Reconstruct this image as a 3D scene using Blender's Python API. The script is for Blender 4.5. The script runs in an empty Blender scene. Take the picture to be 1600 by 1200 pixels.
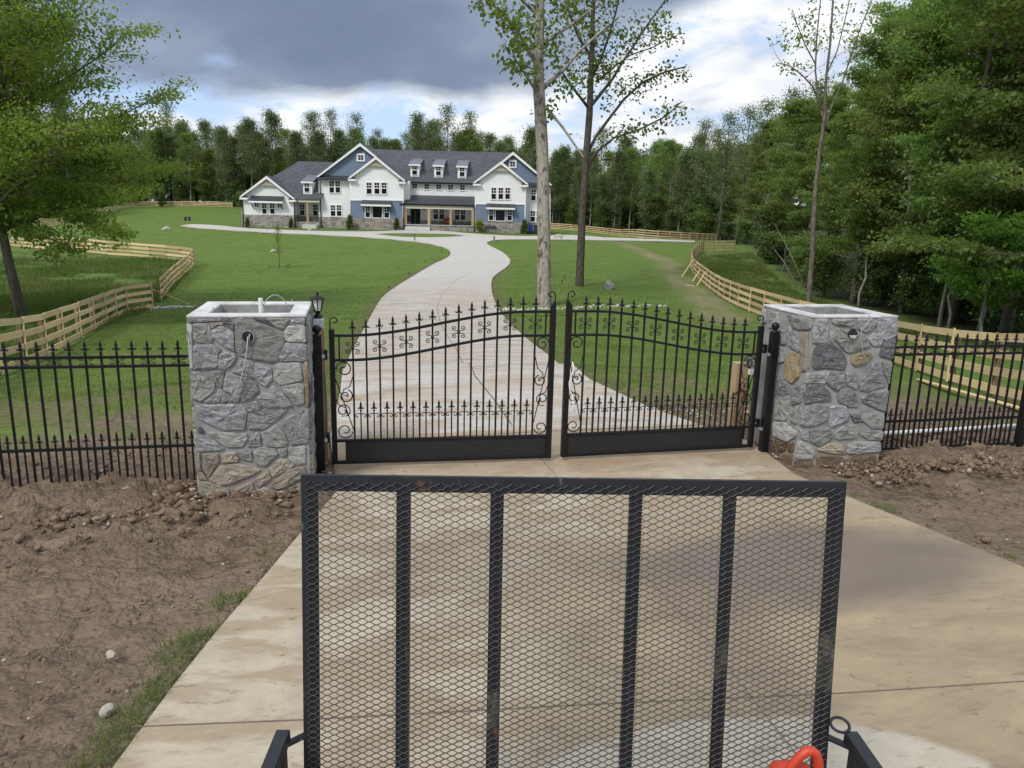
import bpy, bmesh, math, random
import numpy as np
from mathutils import Vector, Matrix
from mathutils.geometry import delaunay_2d_cdt
R_ = math.radians
rng = random.Random(7)
nr = np.random.default_rng(11)
S = bpy.context.scene
COL = S.collection

# ------------------------------------------------------------------ camera, light, exposure
F, PITCH, ROLL, HEAD = 1198.4, 0.2228, 0.0245, 0.2027
CAM = np.array([-2.169, -8.086, 2.776])
fw = np.array([math.sin(HEAD)*math.cos(PITCH), math.cos(HEAD)*math.cos(PITCH), -math.sin(PITCH)])
rt = np.array([math.cos(HEAD), -math.sin(HEAD), 0.0]); up = np.cross(rt, fw)
CR = rt*math.cos(ROLL)+up*math.sin(ROLL); CU = -rt*math.sin(ROLL)+up*math.cos(ROLL)
cam = bpy.data.cameras.new('camera'); cam_o = bpy.data.objects.new('camera', cam); COL.objects.link(cam_o)
cam.sensor_width = 36; cam.lens = 36*F/1600; cam.clip_end = 5000; cam.clip_start = 0.05
m = Matrix((CR, CU, -fw)).transposed().to_4x4(); m.translation = CAM; cam_o.matrix_world = m
S.camera = cam_o
SUN_AZ, SUN_EL = R_(228), R_(47)
sun = bpy.data.lights.new('sun', 'SUN'); sun.energy = 1.5; sun.angle = R_(14); sun.color = (1, .95, .87)
sun_o = bpy.data.objects.new('sun', sun); COL.objects.link(sun_o)
sd = Vector((math.sin(SUN_AZ)*math.cos(SUN_EL), math.cos(SUN_AZ)*math.cos(SUN_EL), math.sin(SUN_EL)))
sun_o.rotation_euler = sd.to_track_quat('Z', 'Y').to_euler(); sun_o.location = (0, 0, 60)
S.view_settings.view_transform = 'Standard'; S.view_settings.look = 'None'
S.view_settings.gamma = 1; S.view_settings.use_curve_mapping = False
S.view_settings.exposure = 0.76

class NT:
    """small node-tree helper"""
    def __init__(s, nt): s.nt = nt; s.nt.nodes.clear()
    def n(s, t, ins=None, **kw):
        n = s.nt.nodes.new(t)
        for k, v in kw.items(): setattr(n, k, v)
        if ins:
            for k, v in ins.items():
                if isinstance(v, bpy.types.NodeSocket): s.nt.links.new(v, n.inputs[k])
                else: n.inputs[k].default_value = v
        return n
    def math(s, op, a, b=0.0, c=None, clamp=False):
        ins = {0: a, 1: b}
        if c is not None: ins[2] = c
        return s.n('ShaderNodeMath', ins, operation=op, use_clamp=clamp).outputs[0]
    def mix(s, f, a, b, mode='MIX'):
        def c4(v): return v if isinstance(v, bpy.types.NodeSocket) else (v[0], v[1], v[2], 1)
        return s.n('ShaderNodeMix', {0: f, 6: c4(a), 7: c4(b)}, data_type='RGBA', blend_type=mode).outputs[2]
    def ramp(s, v, lo, hi, a=0.0, b=1.0, smooth=True):
        return s.n('ShaderNodeMapRange', {0: v, 1: lo, 2: hi, 3: a, 4: b}, interpolation_type='SMOOTHSTEP' if smooth else 'LINEAR').outputs[0]
    def noise(s, vec, scale, detail=4, rough=.55, dist=0.0):
        ins = {'Scale': scale, 'Detail': detail, 'Roughness': rough, 'Distortion': dist}
        if vec is not None: ins['Vector'] = vec
        return s.n('ShaderNodeTexNoise', ins).outputs[0]
    def mapv(s, vec, scale=(1, 1, 1), rot=(0, 0, 0), loc=(0, 0, 0)):
        return s.n('ShaderNodeMapping', {'Vector': vec, 'Scale': scale, 'Rotation': rot, 'Location': loc}).outputs[0]
    def dot(s, vec, c):
        return s.n('ShaderNodeVectorMath', {0: vec, 1: tuple(c)}, operation='DOT_PRODUCT').outputs['Value']

def build_world():
    w = bpy.data.worlds.new('World'); S.world = w; w.use_nodes = True
    t = NT(w.node_tree)
    d = t.n('ShaderNodeTexCoord').outputs['Generated']
    sky = t.n('ShaderNodeTexSky', sky_type='NISHITA'); sky.sun_disc = False
    sky.sun_elevation = SUN_EL; sky.sun_rotation = SUN_AZ; sky.air_density = 1.0; sky.dust_density = 1.5
    sep = t.n('ShaderNodeSeparateXYZ', {0: d})
    z = t.math('MAXIMUM', sep.outputs[2], 0.0)
    pv = t.mapv(d, (1, 1, 2.6))                       # clouds a little flattened
    n1 = t.noise(t.mapv(pv, loc=(2.2, .4, 1.3)), 3.4, 9, .56, .35)
    n2 = t.noise(t.mapv(pv, loc=(4.3, 1.7, 0)), 2.2, 3, .45, .3)
    n3 = t.noise(t.mapv(pv, loc=(9.1, 3.3, 0)), 8.5, 8, .58, .3)
    a = t.dot(d, rt)                                  # across the view
    # high, dark rain cloud: its lower edge rises towards the right
    right = t.math('MAXIMUM', t.math('SUBTRACT', a, .03), 0.0)
    e = t.math('SUBTRACT', z, t.math('MULTIPLY', right, .55))
    e = t.math('ADD', e, t.math('MULTIPLY', t.math('SUBTRACT', n1, .5), .16))
    e = t.math('ADD', e, t.math('MULTIPLY', t.math('SUBTRACT', n3, .5), .05))
    left = t.math('MAXIMUM', t.math('SUBTRACT', t.math('MULTIPLY', a, -1.0), .15), 0.0)
    e = t.math('ADD', e, t.math('MULTIPLY', left, .11))
    dark = t.ramp(e, .116, .158)
    shade = t.ramp(t.math('ADD', t.math('MULTIPLY', n2, .85), t.math('MULTIPLY', n3, .15)), .36, .68)
    dcol = t.mix(shade, (1.1, 1.45, 2.15), (2.6, 3.05, 3.85))
    thin = t.ramp(z, .26, .7)                         # overhead the cover is thinner and lighter
    dcol = t.mix(thin, dcol, t.mix(n1, (3.6, 4.0, 4.8), (9.0, 9.3, 9.7)))
    # bright broken cloud lower down over blue sky
    sep2 = t.ramp(t.math('ADD', t.math('MULTIPLY', n1, .6), t.math('MULTIPLY', n3, .4)), .405, .53)
    wcol = t.mix(t.ramp(n3, .35, .65), (3.9, 4.3, 5.0), (6.2, 6.3, 6.4))
    blue = t.mix(.62, sky.outputs[0], (3.2, 4.4, 6.8))
    low = t.mix(sep2, blue, wcol)
    low = t.mix(t.ramp(z, .10, .0), low, (5.4, 5.8, 6.3))
    colr = t.mix(dark, low, dcol)
    gnd = t.ramp(sep.outputs[2], -.02, 0.0)
    colr = t.mix(gnd, (1.2, 1.3, .9), colr)
    bg = t.n('ShaderNodeBackground', {0: colr, 1: 0.10})
    out = t.n('ShaderNodeOutputWorld', {0: bg.outputs[0]})
build_world()

# ------------------------------------------------------------------ pixel <-> place helpers
def ray(u, v): return fw + CR*(u-800)/F + CU*(600-v)/F
def AT(u, v, d): return CAM + ray(u, v)*d
def onY(u, v, Y): q = ray(u, v); return CAM + q*((Y-CAM[1])/q[1])
def onX(u, v, X): q = ray(u, v); return CAM + q*((X-CAM[0])/q[0])

# ------------------------------------------------------------------ numpy noise
def _hash(ix, iy, s):
    h = (ix*374761393 + iy*668265263 + s*974634) & 0x7fffffff
    h = ((h ^ (h >> 13))*1274126177) & 0x7fffffff
    return ((h ^ (h >> 16)) & 0xffff)/65535.0
def vnoise(x, y, s=0):
    x = np.asarray(x, float); y = np.asarray(y, float)
    ix = np.floor(x).astype(np.int64); iy = np.floor(y).astype(np.int64)
    fx = x-ix; fy = y-iy; fx = fx*fx*(3-2*fx); fy = fy*fy*(3-2*fy)
    a = _hash(ix, iy, s); b = _hash(ix+1, iy, s); c = _hash(ix, iy+1, s); d = _hash(ix+1, iy+1, s)
    return a+(b-a)*fx+(c-a)*fy+(a-b-c+d)*fx*fy
def fbm(x, y, o=4, s=0):
    r = 0; a = .5; tot = 0
    for i in range(o):
        r = r+a*vnoise(x*2**i+17.3*i, y*2**i-9.1*i, s+i); tot += a; a *= .5
    return r/tot
def sstep(x, a, b):
    t = np.clip((x-a)/(b-a), 0, 1); return t*t*(3-2*t)

# ------------------------------------------------------------------ terrain height
ctrl = []
for x in (-14, -7, -2, 2.5, 7, 14):
    for y in (-20, -9, -4, 0): ctrl.append((x, y, 0.0))
for u, v, d in [(0,585,19.5),(56,567,22),(127,529,26),(175,501,31),(210,485,37),(253,471,43),(274,443,50),(305,413,62),
                (236,404,70),(71,390,71),(53,355,130),(160,335,165),(200,323,190),(329,322.7,190),(378,350,105),(860,362,105),
                (640,357,105),(290,352,103),(1410,574,22.6),(1480,599,19),(1572,627,16),(1130,466,50),(1085,428,65),(1040,375,132),
                (1125,377,128),(880,359,165),(850,478,40),(905,446,47),(980,478,39),(700,398,72),(800,405,70),(585,478,40),
                (450,430,58),(1265,470,46),(1490,510,36),(870,560,17.5),(540,570,16.5),(400,372,88),(960,377,98)]:
    ctrl.append(tuple(AT(u, v, d)))
for a in range(-180, 180, 20):
    for r_, zz in ((330, .5), (800, 1.5), (1800, 2.5)):
        ctrl.append((r_*math.sin(R_(a)), r_*math.cos(R_(a)), zz if abs(a) < 90 else 0.0))
for x, y, z in [(60, 20, -1.5), (-60, 25, -1.8), (90, 70, -1.2), (-90, 90, -.6), (40, -30, 0), (-40, -30, 0)]: ctrl.append((x, y, z))
ctrl = np.array(ctrl, float)
def _tps():
    P = ctrl[:, :2]; n = len(P)
    r2 = ((P[:, None]-P[None])**2).sum(-1)
    K = np.where(r2 > 0, .5*r2*np.log(r2+1e-9), 0)/1000. + np.eye(n)*.15
    A = np.zeros((n+3, n+3)); A[:n, :n] = K; A[:n, n] = 1; A[:n, n+1:] = P; A[n, :n] = 1; A[n+1:, :n] = P.T
    return np.linalg.solve(A, np.concatenate([ctrl[:, 2], np.zeros(3)]))
TW = _tps()
def H(x, y):
    x = np.atleast_1d(np.asarray(x, float)); y = np.atleast_1d(np.asarray(y, float))
    sh = x.shape; q = np.stack([x.ravel(), y.ravel()], 1); out = np.empty(len(q)); P = ctrl[:, :2]; n = len(P)
    for i in range(0, len(q), 20000):
        b = q[i:i+20000]; r2 = ((b[:, None]-P[None])**2).sum(-1)
        out[i:i+20000] = (np.where(r2 > 0, .5*r2*np.log(r2+1e-9), 0)/1000.)@TW[:n]+TW[n]+b@TW[n+1:]
    k = sstep(np.hypot(q[:, 0], q[:, 1]+3), 7.5, 12)          # level pad round the gate
    k = np.where(q[:, 1] < .5, np.minimum(k, sstep(np.abs(q[:, 0]), 14, 30)), k)
    return (out*k).reshape(sh)
def h1(x, y): return float(H(x, y)[0])
def G(u, v):
    q = ray(u, v); t = np.concatenate([np.arange(2, 60, .15), np.arange(60, 420, .6)])
    p = CAM+q*t[:, None]; dz = p[:, 2]-H(p[:, 0], p[:, 1])
    i = np.argmax(dz < 0)
    if dz[i] >= 0: return None
    f = dz[i-1]/(dz[i-1]-dz[i]+1e-9); tt = t[i-1]+(t[i]-t[i-1])*f
    w = CAM+q*tt; return np.array([w[0], w[1], h1(w[0], w[1])])
def GD(u, d):
    """ground point in the direction of picture column u at distance d"""
    p = CAM+ray(u, 400)*d; return np.array([p[0], p[1], h1(p[0], p[1])])

# ------------------------------------------------------------------ object helpers
def finish(o, parent=None, label=None, cat=None, group=None, kind=None):
    COL.objects.link(o)
    if parent is not None: o.parent = parent
    if label: o['label'] = label
    if cat: o['category'] = cat
    if group: o['group'] = group
    if kind: o['kind'] = kind
    return o
def thing(name, label, cat, loc=(0, 0, 0), rz=0, group=None):
    o = bpy.data.objects.new(name, None); o.location = [float(c) for c in loc]; o.rotation_euler = (0, 0, rz); o.empty_display_size = .2
    return finish(o, None, label, cat, group)
def inst(name, mesh, parent=None, loc=(0, 0, 0), rot=(0, 0, 0), sc=(1, 1, 1), **kw):
    o = bpy.data.objects.new(name, mesh); o.location = [float(c) for c in loc]; o.rotation_euler = rot; o.scale = sc
    return finish(o, parent, **kw)
class MB:
    def __init__(s): s.v = []; s.f = []
    def add(s, v, f):
        b = len(s.v); s.v += [tuple(map(float, p)) for p in v]; s.f += [tuple(i+b for i in q) for q in f]; return s
    def box(s, c, size, rz=0, rot=None):
        hx, hy, hz = size[0]/2, size[1]/2, size[2]/2
        M = rot if rot is not None else Matrix.Rotation(rz, 3, 'Z')
        c = Vector([float(q) for q in c])
        v = [c+M@Vector((sx*hx, sy*hy, sz*hz)) for sz in (-1, 1) for sx, sy in ((-1, -1), (1, -1), (1, 1), (-1, 1))]
        return s.add(v, [(3, 2, 1, 0), (4, 5, 6, 7), (0, 1, 5, 4), (1, 2, 6, 5), (2, 3, 7, 6), (3, 0, 4, 7)])
    def bb(s, x0, x1, y0, y1, z0, z1): return s.box(((x0+x1)/2, (y0+y1)/2, (z0+z1)/2), (abs(x1-x0), abs(y1-y0), abs(z1-z0)))
    def beam(s, a, b, w, h, upv=(0, 0, 1)):
        a = Vector([float(q) for q in a]); b = Vector([float(q) for q in b]); d = (b-a); L = d.length; d.normalize()
        u = Vector(upv); sx = d.cross(u)
        if sx.length < 1e-4: sx = d.cross(Vector((0, 1, 0)))
        sx.normalize(); uu = sx.cross(d)
        M = Matrix((d, sx, uu)).transposed()
        return s.box((a+b)/2, (L, w, h), rot=M)
    def tube(s, pts, rad, n=6, cap=True):
        P = [Vector([float(q) for q in p]) for p in pts]; k = len(P)
        if not hasattr(rad, '__len__'): rad = [rad]*k
        b = len(s.v); prev = None
        for i in range(k):
            t = (P[min(i+1, k-1)]-P[max(i-1, 0)]); t.normalize()
            if prev is None:
                a = t.cross(Vector((0, 0, 1)))
                if a.length < .05: a = t.cross(Vector((0, 1, 0)))
            else: a = prev-t*prev.dot(t)
            a.normalize(); prev = a; c = t.cross(a)
            for j in range(n):
                q = 2*math.pi*j/n; s.v.append(tuple(P[i]+(a*math.cos(q)+c*math.sin(q))*rad[i]))
        for i in range(k-1):
            for j in range(n):
                s.f.append((b+i*n+j, b+i*n+(j+1) % n, b+(i+1)*n+(j+1) % n, b+(i+1)*n+j))
        if cap: s.f.append(tuple(b+j for j in range(n))[::-1]); s.f.append(tuple(b+(k-1)*n+j for j in range(n)))
        return s
    def lathe(s, prof, n=10, c=(0, 0, 0)):
        b = len(s.v)
        for r, z in prof:
            for j in range(n):
                q = 2*math.pi*(j+.5)/n; s.v.append((c[0]+r*math.cos(q), c[1]+r*math.sin(q), c[2]+z))
        for i in range(len(prof)-1):
            for j in range(n): s.f.append((b+i*n+j, b+i*n+(j+1) % n, b+(i+1)*n+(j+1) % n, b+(i+1)*n+j))
        s.f.append(tuple(b+j for j in range(n))[::-1]); s.f.append(tuple(b+(len(prof)-1)*n+j for j in range(n)))
        return s
    def prism(s, poly, y0, y1):
        """polygon in x,z extruded along y"""
        n = len(poly)
        v = [(x, y0, z) for x, z in poly]+[(x, y1, z) for x, z in poly]
        return s.add(v, [tuple(range(n)), tuple(range(2*n-1, n-1, -1))]+[(i, i+n, (i+1) % n+n, (i+1) % n) for i in range(n)])
    def slab(s, quad, th):
        a, b, c, d = [Vector([float(q) for q in p]) for p in quad]; n = (b-a).cross(d-a); n.normalize()
        v = [a, b, c, d]+[p-n*th for p in (a, b, c, d)]
        return s.add(v, [(0, 1, 2, 3), (7, 6, 5, 4)]+[(i, i+4, (i+1) % 4+4, (i+1) % 4) for i in range(4)])
    def mesh(s, name, mat, smooth=False):
        me = bpy.data.meshes.new(name); me.from_pydata(s.v, [], s.f)
        if mat: me.materials.append(mat)
        if smooth: me.polygons.foreach_set('use_smooth', [True]*len(me.polygons))
        me.update(); return me
    def build(s, name, mat, parent=None, off=None, smooth=False, bevel=0, **kw):
        if off is not None: s.v = [(a-off[0], b-off[1], c-off[2]) for a, b, c in s.v]
        me = s.mesh(name, mat, smooth)
        bm = bmesh.new(); bm.from_mesh(me); bmesh.ops.recalc_face_normals(bm, faces=bm.faces)
        if bevel: bmesh.ops.bevel(bm, geom=[e for e in bm.edges], offset=bevel, segments=1, affect='EDGES', clamp_overlap=True)
        bm.to_mesh(me); bm.free()
        return inst(name, me, parent, **kw)
def np_mesh(name, V, Q, mat, smooth=False, attrs=None):
    """V (n,3), Q (m,k) with k = 3 or 4"""
    me = bpy.data.meshes.new(name); k = Q.shape[1]
    me.vertices.add(len(V)); me.vertices.foreach_set('co', np.ascontiguousarray(V, np.float32).ravel())
    me.loops.add(Q.size); me.loops.foreach_set('vertex_index', np.ascontiguousarray(Q, np.int32).ravel())
    me.polygons.add(len(Q)); me.polygons.foreach_set('loop_start', np.arange(0, Q.size, k, dtype=np.int32))
    if smooth: me.polygons.foreach_set('use_smooth', np.ones(len(Q), bool))
    me.update(calc_edges=True)
    if attrs:
        for nme, arr in attrs.items():
            at = me.attributes.new(nme, 'FLOAT', 'POINT'); at.data.foreach_set('value', np.ascontiguousarray(arr, np.float32))
    if mat: me.materials.append(mat)
    return me

# ------------------------------------------------------------------ materials
MATS = {}
def mat(name):
    m_ = bpy.data.materials.new(name); m_.use_nodes = True; t = NT(m_.node_tree); MATS[name] = m_; return m_, t
def principled(t, col, rough=.6, metal=0.0, bump=None, bs=.3, bd=.02, spec=.5):
    ins = {'Base Color': col if isinstance(col, bpy.types.NodeSocket) else (*col, 1), 'Roughness': rough, 'Metallic': metal, 'Specular IOR Level': spec}
    if bump is not None: ins['Normal'] = t.n('ShaderNodeBump', {'Strength': bs, 'Distance': bd, 'Height': bump}).outputs[0]
    b = t.n('ShaderNodeBsdfPrincipled', ins); t.n('ShaderNodeOutputMaterial', {0: b.outputs[0]}); return b
def simple(name, col, rough=.6, metal=0.0, var=.15, scale=6, bs=.15, bd=.01, spec=.5, stretch=(1, 1, 1)):
    m_, t = mat(name); o = t.n('ShaderNodeTexCoord').outputs['Object']; v = t.mapv(o, stretch)
    n = t.noise(v, scale, 5, .6); r = t.n('ShaderNodeObjectInfo').outputs['Random']
    k = t.math('ADD', t.ramp(n, .3, .7, 1-var, 1+var, False), t.math('MULTIPLY', t.math('SUBTRACT', r, .5), var))
    c = t.mix(1.0, col, t.n('ShaderNodeCombineColor', {0: k, 1: k, 2: k}).outputs[0], 'MULTIPLY')
    principled(t, c, rough, metal, t.noise(v, scale*6, 4), bs, bd, spec); return m_
BLACK = simple('black_paint', (.008, .008, .009), .42, 0, .3, 20, .1, .002, .3)
STEEL = simple('worn_black_steel', (.014, .016, .021), .42, .1, .6, 14, .2, .002)
def worn_steel():
    m_, t = mat('scuffed_black_steel'); o = t.n('ShaderNodeTexCoord').outputs['Object']
    n = t.noise(o, 5, 6, .65); n2 = t.noise(t.mapv(o, (1, 1, .4)), 26, 6, .7); n3 = t.noise(o, 2.2, 4, .6)
    c = t.mix(n, (.010, .012, .016), (.022, .025, .032)); c = t.mix(t.ramp(n2, .62, .70, 0, .8), c, (.17, .165, .15))
    c = t.mix(t.math('MULTIPLY', t.ramp(n3, .58, .66), t.ramp(n2, .45, .6, .2, .9)), c, (.13, .125, .10)); c = t.mix(t.math('MULTIPLY', t.ramp(n, .62, .70), t.ramp(n2, .5, .58)), c, (.13, .055, .025))
    principled(t, c, t.ramp(n2, .3, .7, .35, .65), .1, n2, .3, .003, .4); return m_
STEEL = worn_steel()
MESHM = simple('galled_mesh_steel', (.062, .060, .058), .42, .3, .4, 30, .1, .001)
ZINC = simple('zinc', (.62, .63, .64), .4, .8, .1, 20)
GLASSDARK = simple('window_glass', (.006, .007, .009), .25, 0, .2, 2, 0, .001, .25)
TRIMW = simple('white_trim', (.80, .80, .79), .5, 0, .04, 2)
WHITEP = simple('white_pvc', (.8, .8, .78), .4, 0, .06, 3)
REDPL = simple('red_plastic', (.50, .050, .020), .5, 0, .06, 8, .05, .002)
BLUEPL = simple('blue_plastic', (.015, .04, .30), .45, 0, .06, 4)
DARKPL = simple('dark_plastic', (.03, .032, .038), .5, 0, .1, 4)
CREAM = simple('porch_beam', (.62, .58, .48), .6, 0, .05, 3)
RUBBER = simple('rubber', (.02, .02, .02), .8, 0, .2, 9)
DARKIN = simple('painted_hole_shade', (.02, .02, .02), .9, 0, .2, 6)  # shade inside the wire holes, put into the colour of solid discs
CABLE = simple('grey_cable', (.36, .37, .37), .5, 0, .1, 6)
METROOF = simple('dark_metal_roof', (.05, .054, .064), .4, .3, .1, 1)
METROOFL = simple('grey_metal_roof', (.13, .15, .18), .38, .5, .1, 1)
BRONZE = simple('rust_orange_cloth', (.30, .07, .03), .7, 0, .1, 5)

def wood_mat(name, c1, c2, knots=True, grey=0.0):
    m_, t = mat(name); o = t.n('ShaderNodeTexCoord').outputs['Object']; r = t.n('ShaderNodeObjectInfo').outputs['Random']
    off = t.n('ShaderNodeCombineXYZ', {0: t.math('MULTIPLY', r, 31.0), 1: t.math('MULTIPLY', r, 17.0)}).outputs[0]
    v = t.n('ShaderNodeVectorMath', {0: o, 1: off}, operation='ADD').outputs[0]
    g = t.noise(t.mapv(v, (1.5, 14, 22)), 2.2, 6, .6, .4)
    c = t.mix(t.ramp(g, .32, .68), c1, c2)
    kx = t.n('ShaderNodeTexVoronoi', {'Vector': t.mapv(v, (1.2, 3, 5)), 'Scale': 1.6}).outputs[0]
    if knots: c = t.mix(t.ramp(kx, .10, .05), c, (.13, .055, .025))
    k = t.ramp(r, 0, 1, .74, 1.22, False)
    c = t.mix(1.0, c, t.n('ShaderNodeCombineColor', {0: k, 1: k, 2: t.math('MULTIPLY', k, .96)}).outputs[0], 'MULTIPLY')
    principled(t, c, .7, 0, g, .25, .004); return m_
BOARD = wood_mat('fresh_pine_board', (.56, .41, .225), (.68, .52, .31))
POSTW = wood_mat('treated_post', (.17, .125, .075), (.26, .19, .11), False)
POST6 = wood_mat('treated_square_post', (.36, .26, .15), (.45, .33, .20), False)
DECK = wood_mat('deck_plank', (.16, .12, .08), (.22, .17, .11), False)

def stone_mat(name, base, tint, light):
    m_, t = mat(name); o = t.n('ShaderNodeTexCoord').outputs['Object']; r = t.n('ShaderNodeObjectInfo').outputs['Random']
    off = t.n('ShaderNodeCombineXYZ', {0: t.math('MULTIPLY', r, 13.0), 1: t.math('MULTIPLY', r, 29.0), 2: t.math('MULTIPLY', r, 7.0)}).outputs[0]
    v = t.n('ShaderNodeVectorMath', {0: o, 1: off}, operation='ADD').outputs[0]
    ang = t.n('ShaderNodeCombineXYZ', {1: t.math('MULTIPLY', r, 3.1)}).outputs[0]
    v2 = t.n('ShaderNodeMapping', {'Vector': v, 'Rotation': ang, 'Scale': (1, 1, 2.6)}).outputs[0]
    n = t.noise(v2, 9, 8, .68, .7); n2 = t.noise(v, 42, 5, .6); n3 = t.noise(v2, 4.5, 5, .6, 1.2)
    c = t.mix(t.ramp(n, .30, .68), tuple(x*.45 for x in base), base)
    c = t.mix(t.ramp(n3, .52, .68), c, tint)
    vein = t.math('SUBTRACT', 1.0, t.ramp(t.math('ABSOLUTE', t.math('SUBTRACT', n, .5)), 0, .018))
    c = t.mix(t.math('MULTIPLY', vein, t.ramp(n3, .42, .56)), c, light)
    c = t.mix(t.ramp(n2, .56, .8, 0, .55), c, light)
    k = t.ramp(r, 0, 1, .78, 1.2, False)
    c = t.mix(1.0, c, t.n('ShaderNodeCombineColor', {0: k, 1: k, 2: k}).outputs[0], 'MULTIPLY')
    hgt = t.math('ADD', t.math('MULTIPLY', n, .8), t.math('MULTIPLY', n2, .25))
    principled(t, c, .85, 0, hgt, .6, .02, .3); return m_
STN = {'b': stone_mat('bluegrey_stone', (.275, .282, .293), (.19, .197, .21), (.62, .63, .63)),
       'g': stone_mat('greygreen_stone', (.285, .29, .275), (.22, .22, .195), (.56, .56, .53)),
       'l': stone_mat('pale_stone', (.46, .46, .44), (.38, .38, .36), (.68, .68, .66)),
       't': stone_mat('tan_stone', (.34, .30, .24), (.30, .25, .185), (.50, .46, .38)),
       'd': stone_mat('dark_stone', (.125, .13, .138), (.09, .092, .098), (.36, .36, .37)),
       'y': stone_mat('ochre_stone', (.36, .29, .17), (.30, .25, .15), (.50, .46, .36)),
       'm': stone_mat('muddy_stone', (.17, .125, .085), (.13, .095, .065), (.24, .19, .13))}
def mortar_mat():
    m_, t = mat('mortar'); o = t.n('ShaderNodeTexCoord').outputs['Object']
    n = t.noise(o, 7, 6, .6); c = t.mix(t.ramp(n, .3, .7), (.215, .218, .213), (.33, .335, .33))
    zz = t.n('ShaderNodeSeparateXYZ', {0: o}).outputs[2]
    c = t.mix(t.ramp(t.math('ADD', zz, t.math('MULTIPLY', n, .25)), .55, .12, 0, .6), c, (.27, .21, .15))
    principled(t, c, .9, 0, t.noise(o, 60, 5, .6), .5, .01, .2); return m_
MORTAR = mortar_mat()
CAPM = simple('trowelled_cement', (.50, .50, .50), .85, 0, .28, 5, .6, .015, .2)

def ground_mat():
    m_, t = mat('ground_soil_and_turf')
    geo = t.n('ShaderNodeNewGeometry').outputs['Position']
    A = lambda n_: t.n('ShaderNodeAttribute', attribute_name=n_).outputs['Fac']
    big = t.noise(geo, .12, 4, .55); mid = t.noise(geo, .9, 5, .6); fine = t.noise(geo, 9, 5, .65); vf = t.noise(geo, 45, 4, .65)
    stripe = t.noise(t.mapv(geo, (.22, 1.3, 1), (0, 0, R_(-16))), 1.0, 4, .6)
    g = t.mix(t.ramp(mid, .3, .7), (.070, .115, .020), (.112, .168, .034))
    g = t.mix(t.ramp(big, .35, .65, 0, .6), g, (.108, .162, .034))
    g = t.mix(t.ramp(stripe, .4, .68, 0, .55), g, (.135, .19, .048))
    g = t.mix(t.ramp(fine, .5, .75, 0, .7), g, (.036, .068, .013))
    tuft = t.noise(geo, 3.2, 5, .7)
    g = t.mix(t.ramp(tuft, .48, .70, 0, .65), g, (.045, .088, .016)); g = t.mix(t.ramp(tuft, .46, .30, 0, .5), g, (.135, .185, .05))
    g = t.mix(t.ramp(vf, .52, .76, 0, .5), g, (.15, .195, .065))
    g = t.mix(A('straw'), g, t.mix(t.ramp(fine, .35, .65), (.17, .135, .075), (.07, .095, .03)))
    mead = t.mix(t.ramp(t.noise(geo, .6, 6, .65), .35, .65), (.042, .085, .016), (.115, .165, .042))
    mead = t.mix(t.ramp(fine, .5, .75, 0, .5), mead, (.02, .045, .012))
    g = t.mix(A('meadow'), g, mead)
    d = t.mix(t.ramp(mid, .3, .7), (.108, .079, .055), (.178, .132, .094))
    wv = t.n('ShaderNodeVectorMath', {0: t.n('ShaderNodeTexNoise', {'Vector': geo, 'Scale': 7.0, 'Detail': 4.0}).outputs[1], 1: (.09, .09, .09), 2: geo}, operation='MULTIPLY_ADD').outputs[0]
    vo = t.n('ShaderNodeTexVoronoi', {'Vector': wv, 'Scale': 9.0}); vd = vo.outputs[0]; vo2 = t.n('ShaderNodeTexVoronoi', {'Vector': wv, 'Scale': 25.0}).outputs[0]
    vcol = t.n('ShaderNodeSeparateColor', {0: vo.outputs['Color']}).outputs[0]
    d = t.mix(t.ramp(vcol, .2, .9, 0, .55), d, (.215, .16, .113))
    d = t.mix(t.ramp(vd, .6, .9, 0, .35), d, (.10, .067, .048)); d = t.mix(t.ramp(vo2, .6, .9, 0, .35), d, (.10, .067, .048))  # crevice shade between the clods, put into the soil colour
    d = t.mix(t.ramp(fine, .50, .74, 0, .6), d, (.09, .061, .043)); lay = t.noise(t.mapv(geo, (1.2, 3.0, 1), (0, 0, .25)), 1.6, 6, .68, .6)
    d = t.mix(t.ramp(lay, .50, .66, 0, .6), d, (.245, .185, .132)); d = t.mix(t.ramp(lay, .42, .30, 0, .6), d, (.10, .066, .047))
    d = t.mix(t.ramp(vf, .56, .78, 0, .6), d, (.30, .235, .175))
    d = t.mix(t.ramp(big, .45, .65, 0, .4), d, (.22, .175, .135))
    g = t.mix(A('track'), g, t.mix(t.ramp(fine, .35, .65), (.16, .135, .085), (.29, .245, .16)))
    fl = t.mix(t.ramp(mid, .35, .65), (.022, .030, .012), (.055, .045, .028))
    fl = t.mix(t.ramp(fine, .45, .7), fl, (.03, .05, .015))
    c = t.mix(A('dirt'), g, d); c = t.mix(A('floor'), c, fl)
    hgt = t.math('ADD', t.math('MULTIPLY', fine, .5), t.math('MULTIPLY', vf, .35))
    hgt = t.math('ADD', hgt, mid); hgt = t.math('ADD', hgt, t.math('MULTIPLY', A('dirt'), t.math('SUBTRACT', 1.2, t.math('ADD', t.math('MULTIPLY', vd, 1.1), t.math('MULTIPLY', vo2, .6)))))
    principled(t, c, .95, 0, hgt, .75, .07, .12); return m_
GROUND = ground_mat()

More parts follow.
